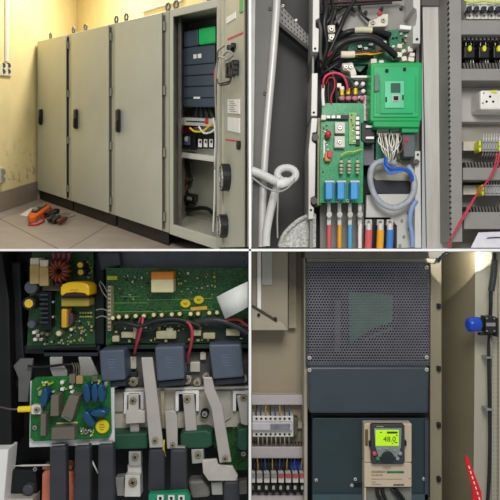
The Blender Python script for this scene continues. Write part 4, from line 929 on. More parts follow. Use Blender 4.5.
for k in range(4):
    q = M(); q.tube([(53.5+k*5.2, 252.8, 6.0), (54+k*4.9, 257, 6.02), (55+k*4, 263, 6.08)], 1.7, 8); tag(q.build('maroon_wire', mat('maroon_insulation', '#7c2f44', .45)), ['first', 'second', 'third', 'fourth'][k]+' of four maroon wires from the left above the toroid', 'wire', 'maroon wires above the toroid')

# ---- control board
cbn = thing('control_board', 'long green control board with row of cream capacitors', 'circuit board')
q = M(); q.poly([(106, 268), (248, 268), (248, 320), (248, 345), (106, 345)], 6.2, 6.23); q.build('board', PCB4, cbn)
q = M(); q.box(112, 320, 248, 343, 6.15, 6.2); q.build('lower_section', mat('black_green', '#16281c', .5, var=.3, scale=14), cbn)
q = M(); q.poly([(107, 345.3), (248, 344), (248, 348), (107, 349)], 6.12, 6.3); q.build('front_bar', mat('dark_green_bar', '#142c22', .5), cbn)
tl = mat('track_green', '#79a95a', .4)
for pts in ([(107, 303), (148, 303), (151, 300), (212, 298.5)], [(107, 312), (160, 311.5), (214, 309)], [(120, 296), (128, 297), (140, 296)]):
    q = M(); q.sweep([P(x, y, 6.197) for x, y in pts], .004, 5); q.build('track', tl, cbn)
q = M(); q.box(151, 279, 173.5, 292.5, 6.0, 6.2); o = q.build('relay', mat('cream_relay', '#d8cfa0', .45), cbn, bevel=.01)
q = M(); q.box(151, 272, 173.5, 279.2, 5.99, 6.2); q.build('orange_top', mat('orange_top', '#d8821c', .45), o, bevel=.008)
for x, y, rx, ry in ((185.3, 303.6, 5.2, 4.2), (198.7, 299.9, 5.2, 4.2)): q = M(); q.disc(x, y, 6.18, rx, .02, ry=ry, n=20); o = q.build('round_sticker', mat('sticker_yellow', '#e0cc18', .5), cbn); q = M(); q.box(x-2, y-.7, x+2, y-.1, 6.177, 6.18); q.box(x-1.4, y+.5, x+1.6, y+1, 6.177, 6.18); q.build('print_mark', mat('print_brown', '#8a6a10'), o)
q = M(); q.poly([(190.5, 307.5), (207, 306), (207.3, 309.5), (190.8, 310.8)], 6.18, 6.2); q.build('barcode_sticker', mat('sticker_orange', '#d9a93c', .5), cbn)
for i, (x, y) in enumerate(((112.5, 318), (118.7, 317), (126.5, 316.5), (135.5, 316), (143.7, 316), (153.7, 315), (161.6, 315), (171.7, 314.5), (179.5, 314), (190.5, 314), (198, 313.7), (209.3, 313), (217, 312.6))):
    cap_top(cbn, 'electrolytic_capacitor', x, y, 2.7, mat('cap_olive', '#5f5e3c', .45), .14, 6.2, mat('cap_cream_top', '#dcd6a0', .45))
q = M(); q.box(107.5, 286, 110.8, 331, 6.06, 6.2); o = q.build('pin_header', mat('header_cream', '#b5ab8e', .5), cbn, bevel=.006)
for k in range(11): q = M(); q.box(108, 287.5+k*4, 110.3, 289.4+k*4, 6.05, 6.07); q.build('pin', mat('grey_olive', '#5d5c4d'), o)
q = M(); q.box(107, 276, 117, 280, 6.15, 6.2); q.build('yellow_connector', mat('lime_part', '#b5c02e', .5), cbn)
for x, y, w, h in ((121, 332, 12, 6), (133, 327, 5, 12), (156, 331, 20, 8), (166, 328, 7, 4), (192, 330, 9, 6), (203, 333, 12, 6), (226, 329, 14, 7), (112, 336, 7, 6)):
    q = M(); q.box(x, y, x+w, y+h, 6.08, 6.2); q.build('connector', mat('pale_connector', '#aba785', .5, var=.15, scale=12), cbn, bevel=.008)
smd(cbn, 42, 112, 321, 246, 341, 6.15, [mat('lime_part', '#b5c02e'), tan, mat('pale_green_part', '#7fa060'), rubber, mat('plug_white', '#dcd3c6')], 1, 3)
smd(cbn, 22, 176, 272, 216, 294, 6.2, [mat('pale_green_part', '#7fa060'), mat('lime_part', '#b5c02e'), steel, tan], .8, 2.6)
smd(cbn, 20, 108, 270, 150, 300, 6.2, [mat('pale_green_part', '#7fa060'), rubber, steel], .8, 2.6)
for pts, r, mm, lab, ct in (
 ([(113, 324, 6.05), (125, 323, 6.0), (140, 326, 6.0), (155, 321, 6.0), (172, 319, 6.0), (186, 321, 6.0), (200, 326, 6.02)], 2.4, rubber, 'black cable bundle lying along the control board, left stretch', 'cable'),
 ([(196, 322, 6.03), (212, 320, 6.0), (226, 322, 6.0), (240, 328, 6.0), (247.5, 333, 6.0)], 3.2, mat('grey_black_cable', '#2f3134', .45), 'thick grey black cable bending down at the right under the ribbon', 'cable'),
 ([(140, 331, 6.04), (152, 330, 6.02), (160, 325, 6.02), (176, 323, 6.02), (190, 327, 6.05)], 1.7, rubber, 'second black cable below the capacitor row', 'cable'),
 ([(143, 317, 6.03), (142, 325, 6.0), (140, 333, 6.0), (137, 343, 6.02), (134.5, 353, 6.1)], 1.5, mat('dull_red_wire', '#a63444', .45), 'red wire dropping from the middle of the capacitor row', 'wire'),
 ([(185, 320, 6.0), (190, 325, 5.98), (192.3, 333, 5.97), (191, 345, 5.98), (188.5, 354, 6.02), (187, 362, 6.1)], 1.6, mat('dull_red_wire', '#a63444'), 'red wire curving down between two blue capacitors', 'wire'),
 ([(222, 322, 6.02), (230, 319.5, 5.97), (239, 320, 5.97), (247.5, 326, 5.98)], 1.5, mat('dull_red_wire', '#a63444'), 'red wire arching under the white ribbon at right', 'wire'),
 ([(140, 318, 6.06), (137.5, 330, 6.03), (136, 340, 6.05), (135, 352, 6.12)], 1.0, mat('maroon_insulation', '#7c2f44'), 'thin maroon wire twisted beside the middle red wire', 'wire')):
    q = M(); q.tube(pts, r, 8); tag(q.build('cable' if ct == 'cable' else 'wire', mm), lab, ct)
for k, pts in enumerate(([(100, 281, 6.1), (104, 286, 6.08), (107, 292, 6.1)], [(99, 283, 6.12), (102, 291, 6.1), (107, 298, 6.1)], [(96, 310, 6.1), (102, 309, 6.1), (108, 311, 6.1)], [(96, 318, 6.1), (102, 316, 6.1), (108, 318, 6.1)])):
    q = M(); q.tube(pts, .6, 6); tag(q.build('wire', greyp), ['uppermost', 'second', 'third', 'lowest'][k]+' of four thin pale wires joining the cream header from the left', 'wire', 'pale wires at the cream header')
# white ribbon cable : a curved flat sheet
q = M(); n = 12
la = spline([P(216.5, 297, 5.95), P(226, 292, 5.82), P(238, 286, 5.74), P(247.8, 281.5, 5.72)], 4)
lb = spline([P(225, 319, 5.98), P(231, 316, 5.85), P(239, 312, 5.76), P(247.8, 307, 5.72)], 4)
vs = []; 
for a, b in zip(la, lb): vs += [a, b, a+Vector((0, .012, 0)), b+Vector((0, .012, 0))]
fs = []
for i in range(len(la)-1):
    k = i*4; fs += [(k, k+1, k+5, k+4), (k+2, k+6, k+7, k+3), (k, k+4, k+6, k+2), (k+1, k+3, k+7, k+5)]
fs += [(0, 2, 3, 1), (len(vs)-4, len(vs)-3, len(vs)-1, len(vs)-2)]
q.add(vs, fs, True); tag(q.build('ribbon_cable', mat('ribbon_white', '#f0f2ec', .55, var=.03)), 'wide white flat ribbon cable bending out at the right edge', 'cable')

# ---- middle strip: silver tabs, capacitors, bus plate
def bolt(px, py, Y, r, parent=None, m=steel, lab=None):
    return screw(parent, px, py, Y, r, m, dark)
def tabt(pts, Y0, Y1, label, m=tab_m, screws=(), name='busbar', cat='busbar', r=2.6, bev=.008):
    t = thing(name, label, cat); q = M(); q.poly(pts, Y0, Y1); q.build('bar', m, t, bevel=bev)
    for x, y in screws: bolt(x, y, Y0-.03, r, t, mat('dull_brass', '#b0a683', .33, .5, .15))
    return t
tabt([(20, 358.5), (33, 358.5), (32, 368), (29, 388), (28, 402), (18, 402), (18, 378), (13, 366)], 6.26, 6.3, 'dull grey forked tab at the left of the silver tabs', mat('dull_tab', '#6a6a67', .5, .2))
tabt([(49.5, 357), (62, 357), (62, 364), (67, 371), (67, 380), (54, 380), (50, 369)], 6.24, 6.28, 'left of the two silver tabs above the small board')
tabt([(78, 357), (90, 357), (94, 366), (98, 374), (98, 380), (79, 380), (80, 368)], 6.24, 6.28, 'right of the two silver tabs above the small board')
q = M(); q.tube([(28, 366, 6.2), (40, 367, 6.2), (52, 366, 6.18), (66, 364.5, 6.16), (75, 366, 6.18), (79, 374, 6.2)], 1.3, 8); tag(q.build('cable', rubber), 'black cable passing across the silver tabs above the small board', 'cable')
for k, x in enumerate((72, 74.5, 77)):
    q = M(); q.tube([(x, 363, 6.15), (x+2, 368, 6.12), (x+1.5, 376, 6.12)], .7, 6); tag(q.build('wire', mat('grey_olive', '#5d5c4d')), ['left', 'middle', 'right'][k]+' of three thin drab wires between the silver tabs', 'wire', 'drab wires between the tabs')
q = M(); q.box(44, 350, 98, 356, 6.3, 6.4); tag(q.build('chassis_strip', mat('slate_strip', '#2b3034', .5)), 'dark strip below the power supply board', 'strip')
q = M(); q.box(125, 352, 248.4, 390.5, 6.3, 6.34); q.build('tray_back', mat('mid_tray', '#5d5b57', .5, .2, .25, 8), cs)
q = M(); q.poly([(103, 390.5), (248.4, 388), (248.4, 427), (103, 430)], 6.26, 6.32)
bp = thing('bus_plate', 'wide beige metal bus plate running across below the blue capacitors', 'plate'); q.build('plate', plate3, bp, bevel=.01)
q = M(); q.poly([(125, 388.8), (248.4, 386.2), (248.4, 388.3), (125, 391)], 6.2, 6.26); q.build('bright_edge', mat('bright_edge', '#dcd8cc', .35, .3), bp)
q = M(); q.poly([(112, 392), (123, 392), (123, 412), (112, 412)], 6.22, 6.26); q.build('raised_panel', mat('pale_plate', '#b5b1a6', .4, .2), bp, bevel=.006)
q = M(); q.poly([(216, 391), (231, 391), (231, 418), (221, 424), (216, 410)], 6.22, 6.26); q.build('raised_panel', mat('pale_plate', '#b5b1a6'), bp, bevel=.006)
wf = mat('white_frame', '#fbfaf4', .45, 0)
for x0, x1, y0, y1 in ((124, 143.5, 392, 414), (175.5, 199, 391, 411), (233, 252, 391, 411)):
    x1 = min(x1, 248.2)
    q = M(); w = 3
    for a in ((x0, y0, x1, y0+w), (x0, y0+w, x0+w, y1), (x1-w, y0+w, x1, y1), ): q.box(*a, 6.18, 6.26)
    o = q.build('insulator_frame', wf, bp)
    q = M(); q.box(x0+w, y0+w, x1-w, y1, 6.23, 6.26); q.build('dark_recess', dark, o)
for x, y, r in ((133, 382, 3.4), (186.5, 380, 3.4), (115, 384, 2.8), (197, 383, 2.4), (243, 379, 2.8), (206, 377, 2.4)):
    t = thing('bolt', {133: 'bolt left of the tall straight busbar, below the first blue capacitor', 186.5: 'bolt at the lower right corner of the middle blue capacitor', 115: 'bolt partly hidden under the first blue capacitor', 197: 'small bolt right of the middle blue capacitor',
              243: 'bolt at the right edge under the last blue capacitor', 206: 'small bolt at the head of the bent busbar'}[x], 'bolt')
    q = M(); q.disc(x, y, 6.2, r+1.2, .1, n=18); q.build('washer', plate3, t); bolt(x, y, 6.17, r, t, mat('dull_brass', '#8d8468'))
for i, (pts, lab) in enumerate((([(99, 350.5), (124, 349.5), (125.5, 380), (101, 382)], 'leftmost slate blue block capacitor, above the small green board'),
                    ([(154.5, 347), (183.5, 346), (184.5, 379), (157, 381.5)], 'middle slate blue block capacitor, between two red wires'), ([(208.5, 344.5), (241, 344), (244, 377), (213, 379.5)], 'rightmost slate blue block capacitor, below the ribbon cable'))):
    t = thing('block_capacitor', lab, 'capacitor', 'slate blue capacitors')
    q = M(); q.poly(pts, 5.93, 6.28); q.build('case', capb, t, bevel=.02)
    x0, y0 = pts[3]; x1, y1 = pts[2]
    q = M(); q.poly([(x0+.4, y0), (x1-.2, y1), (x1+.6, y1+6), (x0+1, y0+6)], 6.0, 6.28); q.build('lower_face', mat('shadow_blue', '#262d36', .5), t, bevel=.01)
    cx, cy = (pts[0][0]+pts[1][0])/2, (pts[0][1]+pts[2][1])/2
    q = M()
    for k in range(5): q.box(cx-4+k*.4, cy-6+k*2.6, cx+3+random.uniform(-1, 2), cy-5.4+k*2.6, 5.927, 5.93)
    q.build('faint_print', mat('print_blue', '#62758f', .5), t, kind='stuff')
for x, y, w, h in ((128, 357, 8, 12), (146, 360, 6, 6), (190, 362, 10, 10), (200, 352, 6, 8), (127, 372, 10, 5), (185, 366, 5, 9)):
    q = M(); q.box(x, y, x+w, y+h, 6.22, 6.3); q.build('tray_clip', [plate3, mat('slate_strip', '#2b3034')][int(x) % 2], cs, bevel=.008)
# busbars
tabt([(141, 357.5), (152.5, 357.5), (158, 400), (163.3, 447.5), (149.5, 448), (145.5, 400)], 5.95, 5.99, 'tall straight grey busbar left of centre leading to a dark sleeve', bar_m, [(154.8, 441)], r=3)
tabt([(203, 377), (212, 377.5), (215, 390), (222, 405), (224.5, 420), (231.5, 462), (219.5, 463), (215.5, 436), (211.5, 409), (204.5, 392)], 5.95, 5.99, 'bent grey busbar with a kink near its top at right', bar_m, [(225, 459)], r=3)
tabt([(182.5, 394), (194, 394), (197, 431.5), (185.5, 432)], 6.08, 6.12, 'short grey strap running down from the middle white frame', bar_m, [(187, 399.5)], r=3.4)
tabt([(164.5, 411), (172, 410), (175.5, 412), (177.5, 417), (177.5, 448), (167, 449)], 6.03, 6.07, 'grey strap with rounded corner beside the tall straight busbar', bar_m, [(172.5, 445.5)], r=2.6)
tabt([(160, 390), (164, 390), (165, 410), (168, 425), (163, 428), (161, 412)], 6.12, 6.16, 'narrow beige strip behind the tall straight busbar', mat('beige_strip', '#a8a084', .5))
tabt([(128, 394), (138.5, 394), (138.5, 410), (145, 411), (145, 423), (125.5, 424), (125.5, 411), (128, 410)], 6.05, 6.1, 'pale T shaped strap bolted in the left white frame', mat('pale_strap', '#c6c1b8', .42, .2), [(132.8, 401)], r=3.4)
tabt([(130, 424), (139, 424), (139, 434), (130, 435)], 6.12, 6.2, 'small grey strap end just above the dark green block', tab_m)
tabt([(236.5, 396), (247.8, 394), (247.8, 426), (241, 424)], 6.08, 6.12, 'strap at the right edge below the last white frame', bar_m, [(243.5, 398)], r=3.4)
# green insulating blocks
for i, (pts, lab) in enumerate((([(108, 434), (147.5, 433), (147.5, 449), (108, 450)], 'dark green block left of the tall busbar'), ([(180, 435), (184, 431.5), (206, 430), (212, 433), (212.5, 446), (207, 448.5), (183, 449), (180, 446)], 'rounded dark green block between the straight and bent busbars'),
                  ([(237, 429), (247.8, 427.5), (247.8, 451), (240, 451), (236.5, 446)], 'dark green block at the right edge'))):
    q = M(); q.poly(pts, 6.06, 6.3); o = q.build('insulating_block', teal, bevel=.02); tag(o, lab, 'block')
lb2 = thing('lower_board', 'green board partly hidden behind the busbars in the lower middle', 'circuit board')
q = M(); q.poly([(200, 418), (248, 420), (248, 470), (232, 470), (206, 436)], 6.34, 6.36); q.build('board', PCB4, lb2)
smd(lb2, 20, 200, 421, 222, 434, 6.34, [mat('lime_part', '#b5c02e'), mat('pale_green_part', '#7fa060'), steel, tan], 1, 2.5)
smd(lb2, 10, 233, 422, 246, 428, 6.34, [mat('lime_part', '#b5c02e'), steel], 1, 2.2)
t = thing('bolt', 'bolt standing on a dark lug between the two straps right of centre', 'bolt')
q = M(); q.disc(204.5, 414.5, 6.16, 4.2, .12); q.build('washer', dark, t); bolt(204.5, 414.5, 6.12, 3, t)
t = thing('bolt', 'pale bolt low at the right edge below the green block', 'bolt')
q = M(); q.disc(243.5, 454, 6.2, 3.6, .12); q.build('washer', teal, t); bolt(243.5, 454, 6.17, 2.6, t)
# lower terminals
tabt([(128.5, 451.5), (140.8, 451.5), (141, 466), (128.5, 466)], 6.1, 6.2, 'upper square terminal with bolt between the dark sleeves', tab_m, [(134.8, 457.5)], name='terminal', cat='terminal', r=3.4)
tabt([(127.5, 465), (141, 465), (141.5, 477), (127.5, 477)], 6.14, 6.2, 'plain silver step between the two bolted terminals', mat('bright_tab', '#dedbd3', .4, .2), name='terminal', cat='terminal')
tabt([(125, 475), (140, 475.5), (140.5, 497), (124, 497)], 6.05, 6.2, 'lower pale terminal with brass bolt between the dark sleeves', mat('bright_tab', '#dedbd3'), [(132.5, 483)], name='terminal', cat='terminal', r=4.4)
tabt([(191, 449.5), (203.5, 449), (204, 463), (192, 464)], 6.08, 6.2, 'square terminal with bolt below the rounded green block', tab_m, [(198, 455.5)], name='terminal', cat='terminal', r=3.2)
tabt([(202, 460), (216.8, 459), (218.3, 464.5), (232.5, 466), (238, 476), (236, 481), (208.5, 481), (203, 473)], 6.0, 6.04, 'pale six-cornered metal plate below the bent busbar', mat('pale_strap', '#c6c1b8'), name='metal_plate', cat='plate')
tabt([(187.5, 481), (203, 480), (209, 488), (210, 497.5), (192, 499)], 6.12, 6.3, 'rounded grey metal lump at the bottom right of centre', mat('lump_grey', '#7d7a74', .5, .2), name='metal_plate', cat='plate', bev=.03)
tabt([(211, 483), (222.5, 482), (223, 495), (212, 495)], 6.1, 6.2, 'short bright strap under the six-cornered plate', tab_m, name='metal_plate', cat='plate')
tabt([(115, 478), (124, 477), (124, 496), (117, 496)], 6.18, 6.3, 'pale metal edge left of the lower brass bolt terminal', tab_m, name='metal_plate', cat='plate')
tabt([(237, 482), (247, 480), (247, 494), (238, 495)], 6.2, 6.3, 'grey metal corner at the lower right edge', mat('lump_grey', '#7d7a74'), name='metal_plate', cat='plate')
q = M(); q.tube([(164, 440, 6.0), (163.5, 448, 6.0), (165, 456, 6.05)], 1.1, 6); tag(q.build('wire', yellow), 'short yellow green wire between the two dark sleeves at centre', 'wire')
for i, (pts, lab) in enumerate((([(49, 447), (66, 446), (66.5, 540), (48.5, 540)], 'leftmost dark sleeved bar below the small green board'), ([(74, 446), (90, 445.5), (90.5, 540), (73, 540)], 'middle dark sleeved bar below the small green board'), ([(97.5, 444.5), (113.5, 444), (114, 540), (97, 540)], 'right dark sleeved bar below the small green board'),
                  ([(148.5, 448.5), (164.5, 448), (165, 493.5), (147.5, 493.5)], 'dark sleeve on the tall straight busbar'), ([(170, 449), (186.5, 449), (187, 496), (169.5, 494)], 'dark sleeve on the rounded strap right of the tall busbar'), ([(223.5, 481.5), (239, 481), (240, 540), (223, 540)], 'dark sleeve below the six-cornered plate'))):
    t = thing('sleeved_bar', lab, 'busbar', 'dark sleeved bars'); q = M(); Y0 = 5.9 if i < 3 else 5.99
    q.poly(pts, Y0, Y0+.12); q.build('sleeve', sleeve, t, bevel=.03)
    (xa, ya), (xb, yb) = pts[0], pts[1]
    q = M(); q.poly([(xa+1.5, ya-2.2), (xb-1.5, yb-2.2), (xb-1.5, yb+2), (xa+1.5, ya+2)], Y0+.03, Y0+.08); q.build('metal_end', tab_m, t)
gs = thing('terminal_strip', 'green connector strip with white squares at the bottom edge', 'terminal')
q = M(); q.poly([(148.5, 494.5), (187, 492.5), (190, 498), (190, 520), (148, 520)], 5.86, 5.95); q.build('strip', mat('jade_strip', '#1f8a66', .45), gs, bevel=.006)
for x in (157, 168, 178): 
    q = M(); q.box(x, 495.8, x+6.5, 501, 5.84, 5.87); o = q.build('white_square', whitep, gs, bevel=.004)
    q = M(); q.box(x+2, 497, x+4.5, 500, 5.835, 5.842); q.build('slot', dark, o)

# ---- small daughter board on its white plate
dbp = thing('daughter_board', 'small bright green board with blue discs on a white backing plate', 'circuit board')
q = M(); q.poly([(30, 381), (114, 374.5), (114.5, 444.5), (29, 447.5)], 6.02, 6.05); q.build('backing_plate', mat('backing_white', '#d8dcdc', .45), dbp, bevel=.008)
bpts = [(36, 377), (107, 375.5), (110, 378), (111.3, 433), (108, 438.5), (34, 441.5), (30, 438), (31.5, 381)]
q = M(); q.poly(bpts, 5.96, 5.99); q.build('board', PCB5, dbp, bevel=.006)
def pblk(name, pts, d, m): q = M(); q.poly(pts, 5.96-d, 5.96); return q.build(name, m, dbp, bevel=.008)
pblk('film_capacitor', [(51, 395.5), (58.5, 395), (58.5, 416), (50, 416.5)], .16, brown)
pblk('film_capacitor', [(69, 395.5), (79, 396.5), (72, 420), (61, 415)], .18, brown)
pblk('film_capacitor', [(40.5, 414), (45.8, 414), (45.5, 436), (40, 436)], .12, brown)
pblk('film_capacitor', [(51.5, 428), (74, 427), (74.5, 439.5), (51, 440)], .14, brown)
pblk('label_strip', [(56, 422.8), (77.5, 421.8), (78, 426.2), (56.5, 427.2)], .01, mat('label_cream', '#d8d49a', .5))
pblk('light_edge', [(61, 415), (72, 420), (70, 422), (61, 417)], .1, mat('pale_edge', '#a5a49f'))
for x, y, rx, ry, rot in ((44, 397.5, 3.6, 9, .1), (86.5, 393.5, 3.6, 9.5, -.1), (94.5, 393, 3.2, 9, -.05), (101, 393.5, 3.2, 9, -.1), (88, 419, 4, 8.5, -.5), (98.5, 413, 8.5, 3.8, -.05)):
    q = M(); q.disc(x, y, 5.84, rx, .12, ry=ry, rot=rot, dome=.25, n=18); q.build('blue_disc_capacitor', dblue, dbp)
q = M(); q.disc(102, 427, 5.93, 6.8, .03, n=22); o = q.build('round_sticker', mat('sticker_yellow', '#e0cc18'), dbp)
q = M(); q.box(99.5, 424.5, 104, 425.2, 5.926, 5.93); q.box(99, 427, 104.5, 427.6, 5.926, 5.93); q.box(100, 429.4, 103.5, 430, 5.926, 5.93); q.build('print_mark', mat('print_brown', '#8a6a10'), o)
q = M(); q.box(31, 405.5, 40.5, 414.5, 5.88, 5.96); o = q.build('terminal_pad', mat('plug_white', '#dcd3c6'), dbp, bevel=.008); screw(o, 36.3, 410, 5.855, 3, steel, dark)
for x, y, r in ((85.5, 432, 2.8), (34.5, 428, 2.4), (88, 431, 1.2)): screw(dbp, x, y, 5.93, r, steel, dark)
q = M(); q.poly([(43, 382), (47.5, 381), (50, 385.5), (42, 386)], 5.955, 5.96); q.build('warning_triangle', mat('triangle_yellow', '#b5c23c', .5), dbp)
for x, y, w, h, m_ in ((69, 374.5, 6, 9, brown), (76, 376, 6.5, 8, tan), (91.5, 376, 6, 6, mat('grey_olive', '#5d5c4d')), (60, 381, 3.4, 3, whitep), (60, 388, 3.6, 3, whitep), (69, 386, 3, 3, whitep), (70, 391, 3, 2.4, whitep), (38, 391, 4, 5, mat('pale_green_part', '#7fa060')), (104, 382, 3.5, 4, steel)):
    q = M(); q.box(x, y, x+w, y+h, 5.9, 5.96); q.build('small_part', m_, dbp, bevel=.005)
smd(dbp, 36, 34, 380, 106, 392, 5.96, [mat('lime_part', '#b5c02e'), whitep, rubber, steel, mat('pale_green_part', '#7fa060')], .8, 2)
smd(dbp, 12, 78, 422, 96, 436, 5.96, [mat('lime_part', '#b5c02e'), whitep, steel], .8, 1.8)
yw = thing('wire_terminal', 'grey wire with yellow sleeved end screwed to the small green board', 'wire')
q = M(); q.cyl(P(18.5, 409.3, 5.9), P(31.5, 408.8, 5.9), .03, n=12); q.build('yellow_sleeve', mat('bright_yellow', '#efd116', .4), yw)
q = M(); q.tube([(-20, 404, 6.0), (0, 407, 5.95), (10, 409, 5.9), (19, 409.3, 5.9)], .9, 8); q.build('wire', mat('brown_grey_wire', '#5a5048', .5), yw)
# bottom left
q = M(); q.cyl(P(12, 465.8, 6.1), P(22, 465.6, 6.08), .002, .009, 8); q.cyl(P(22, 465.6, 6.08), P(56, 464.8, 6.06), .010, n=8)
tag(q.build('silver_rod', mat('bright_edge', '#dcd8cc')), 'thin bright silver rod lying across above the orange coil', 'rod')
co = thing('transformer_coil', 'salmon orange taped coil behind the dark sleeved bars', 'coil')
q = M(); q.poly([(41, 475), (46, 468), (66, 467), (72, 473), (74, 490), (72, 540), (40, 540)], 6.06, 6.3); q.build('winding', mat('salmon_tape', '#c97355', .4, var=.2, scale=5), co, bevel=.04)
q = M(); q.box(42, 466.5, 72, 470, 6.05, 6.2); q.build('tape_edge', mat('brown_tape', '#8a5a3a', .5), co, bevel=.01)
bk2 = thing('chassis_block', 'black block with round grey plug at bottom left beside the coil', 'block')
q = M(); q.poly([(10, 470), (36, 470), (37, 497), (9, 497)], 6.22, 6.5); q.build('block', mat('charcoal', '#191c20'), bk2, bevel=.02)
q = M(); q.disc(28, 490, 6.15, 5.5, .1, dome=.25); q.build('round_plug', mat('plug_grey', '#45474b', .4), bk2)
screw(bk2, 34.8, 469.5, 6.14, 2.2, steel, dark)
q = M(); q.poly([(6, 498.5), (33, 498.5), (33, 530), (4, 530)], 6.1, 6.3); tag(q.build('metal_strip', mat('pale_strap', '#c6c1b8')), 'pale metal strip along the bottom left edge', 'strip')
q = M(); q.tube([(90, 457, 6.05), (94, 465, 6.0), (98, 473, 6.05)], .9, 6); tag(q.build('wire', whitep), 'short white wire between the middle and right dark sleeved bars', 'wire')
# ================================================================ BOTTOM RIGHT: floor drive in its cabinet
tanw = mat('tan_cabinet_wall', '#9d927b', .6, var=.05, scale=2)
olv = mat('shaded_olive_side', '#837a62', .55, var=.06, scale=2)  # door skin olive, darkened to carry the shade lying on that face
lgt = mat('pale_grey_green', '#aaa694', .5, var=.04, scale=2)
slt = mat('dark_slate_cover', '#39434a', .42, var=.06, scale=3)
slt2 = mat('deep_slate_panel', '#2a3a3e', .45, var=.07, scale=3)
lil = mat('lilac_grey_duct', '#bab1b0', .5, var=.04)

ws = thing('cabinet_shell', 'beige cabinet interior around the tall dark drive', 'cabinet')
q = M(); q.box(251.4, 251.6, 305, 560, 6.4, 6.45); q.build('back_wall', tanw, ws)
q = M(); q.box(300, 251.6, 445, 560, 6.5, 6.55); q.build('back_wall', tanw, ws)
q = M(); q.box(304.2, 258, 307.6, 560, 6.05, 6.4); q.build('left_frame_edge', lgt, ws, bevel=.008)
q = M(); q.poly([(304, 258), (442, 258), (441, 263), (304, 263)], 6.05, 6.4); q.build('top_frame_edge', lgt, ws, bevel=.008)
q = M(); q.poly([(305, 251.6), (448, 251.6), (441.5, 258), (305, 258)], 6.0, 6.5); q.build('ceiling_strip', mat('grey_top', '#6f6c62', .55), ws)
q = M(); q.poly([(430.5, 260), (441.5, 260), (442, 560), (430, 560)], 6.08, 6.4); q.build('right_post', mat('post_olive', '#938b74', .5, var=.05, scale=2), ws, bevel=.006)
for y in (306.3, 369, 425.7, 480): 
    q = M(); q.box(437.6, y-2.6, 441.2, y+2.6, 6.04, 6.1); q.build('hinge_clip', black, ws, bevel=.006)
q = M(); q.tube([(438, 262, 6.0), (441, 258, 5.98), (446, 254, 5.96), (448, 252.5, 5.96)], 1.4, 8); q.build('black_gasket', rubber, ws)

# ---- upper left box and conduit
ub4 = thing('wall_box', 'grey olive metal box with slanting cover at upper left', 'box')
q = M(); q.box(251.6, 251.8, 288, 330.5, 6.08, 6.4); q.build('body', mat('box_olive', '#968d7a', .5, var=.05, scale=2), ub4, bevel=.01)
q = M(); q.poly([(251.6, 305), (255, 306), (284, 324), (288, 330.3), (251.6, 330.3)], 6.03, 6.09); q.build('lower_cover', mat('box_pale', '#a39b88', .5, var=.04), ub4, bevel=.006)
q = M(); q.sweep([P(251.8, 305.5, 6.02), P(256, 308, 6.02), P(277, 321, 6.02)], .013, 8); q.build('cover_rod', mat('dark_rod4', '#3d3a30', .5), ub4)
q = M(); q.box(257.4, 252, 261, 310, 6.04, 6.09); q.build('white_bar', whitep, ub4)
q = M(); q.box(262, 252, 272, 285, 6.06, 6.08); q.build('pale_window', mat('pale_window', '#a7a79d', .4), ub4)
for x, y in ((275.5, 319), (258.8, 315)): q = M(); q.disc(x, y, 6.0, 1.6, .04, n=10); q.build('knob', dark, ub4)
q = M(); q.box(288.6, 251.8, 296.2, 328, 6.3, 6.4); tag(q.build('cable_trunking', mat('tan_trunking', '#999079', .55)), 'flat tan vertical trunking between the wall box and the drive', 'trunking')

# ---- lower left rows
for i, (y0, y1, lab) in enumerate(((395.2, 405, 'lilac grey duct above the white breaker bank'), (447, 458.5, 'lilac grey duct between the breaker bank and the relays'))):
    t = thing('cable_duct', lab, 'cable duct', 'ducts in the drive cabinet'); q = M(); q.box(251.6, y0, 304, y1, 6.27, 6.4); q.build('cover', lil, t, bevel=.008)
    if i:
        q = M()
        for k in range(17): q.poly([(253+k*3, y0-3), (254.6+k*3, y0-3), (255.6+k*3, y0), (254+k*3, y0)], 6.29, 6.38)
        q.build('comb_tooth', mat('tooth_dark', '#4c463c', .55), t, kind='stuff')
bb4 = thing('breaker_bank', 'white bank of circuit breakers with clear cover on the left wall', 'breaker')
q = M(); q.box(252.4, 416, 293.5, 437, 6.24, 6.4); q.build('housing', mat('breaker_pale', '#d4d2cc', .45), bb4, bevel=.008)
q = M(); q.box(252, 422.5, 292.5, 430.5, 6.18, 6.25); q.build('front_band', mat('breaker_band', '#c2c0c2', .3), bb4, bevel=.01)
q = M(); q.box(270.5, 424, 290, 429.5, 6.165, 6.19); q.build('clear_cover', mat('smoky_clear', '#7b7f86', .15, var=.25, scale=9), bb4, bevel=.006)
q = M(); q.box(293.5, 418, 298, 436, 6.27, 6.4); q.build('end_block', mat('dark_olive', '#5a5646', .5), bb4, bevel=.01)
for k in range(8):
    q = M(); q.disc(256.5+k*4.7, 418.8, 6.235, 1.15, .02); q.disc(256.5+k*4.7, 434.4, 6.235, 1.15, .02); q.build('clamp_hole', dark, bb4)
q = M(); q.box(298, 422, 305, 428.5, 6.34, 6.4); q.build('rail_end', mat('cream_rail', '#c5bfad'), bb4)
for k in range(8):
    q = M(); q.tube([(256.5+k*4.7, 417, 6.26), (256+k*4.8, 413, 6.25), (257+k*4.5, 405, 6.3)], .75, 6, 3); tag(q.build('wire', [rubber, mat('navy_wire', '#2d4a78'), mat('ochre_wire', '#a8864a')][k % 3]), 'short coloured wire entering the top of the white breaker bank', 'wire', 'wires above the breaker bank')
    q = M(); q.tube([(258+k*4.4, 436, 6.26), (258.3+k*4.4, 441, 6.25), (258+k*4.4, 446, 6.3)], .7, 6, 3); tag(q.build('wire', [mat('pale_wire', '#aaa79c'), greyp][k % 2]), 'short pale wire leaving the bottom of the white breaker bank', 'wire', 'wires below the breaker bank')
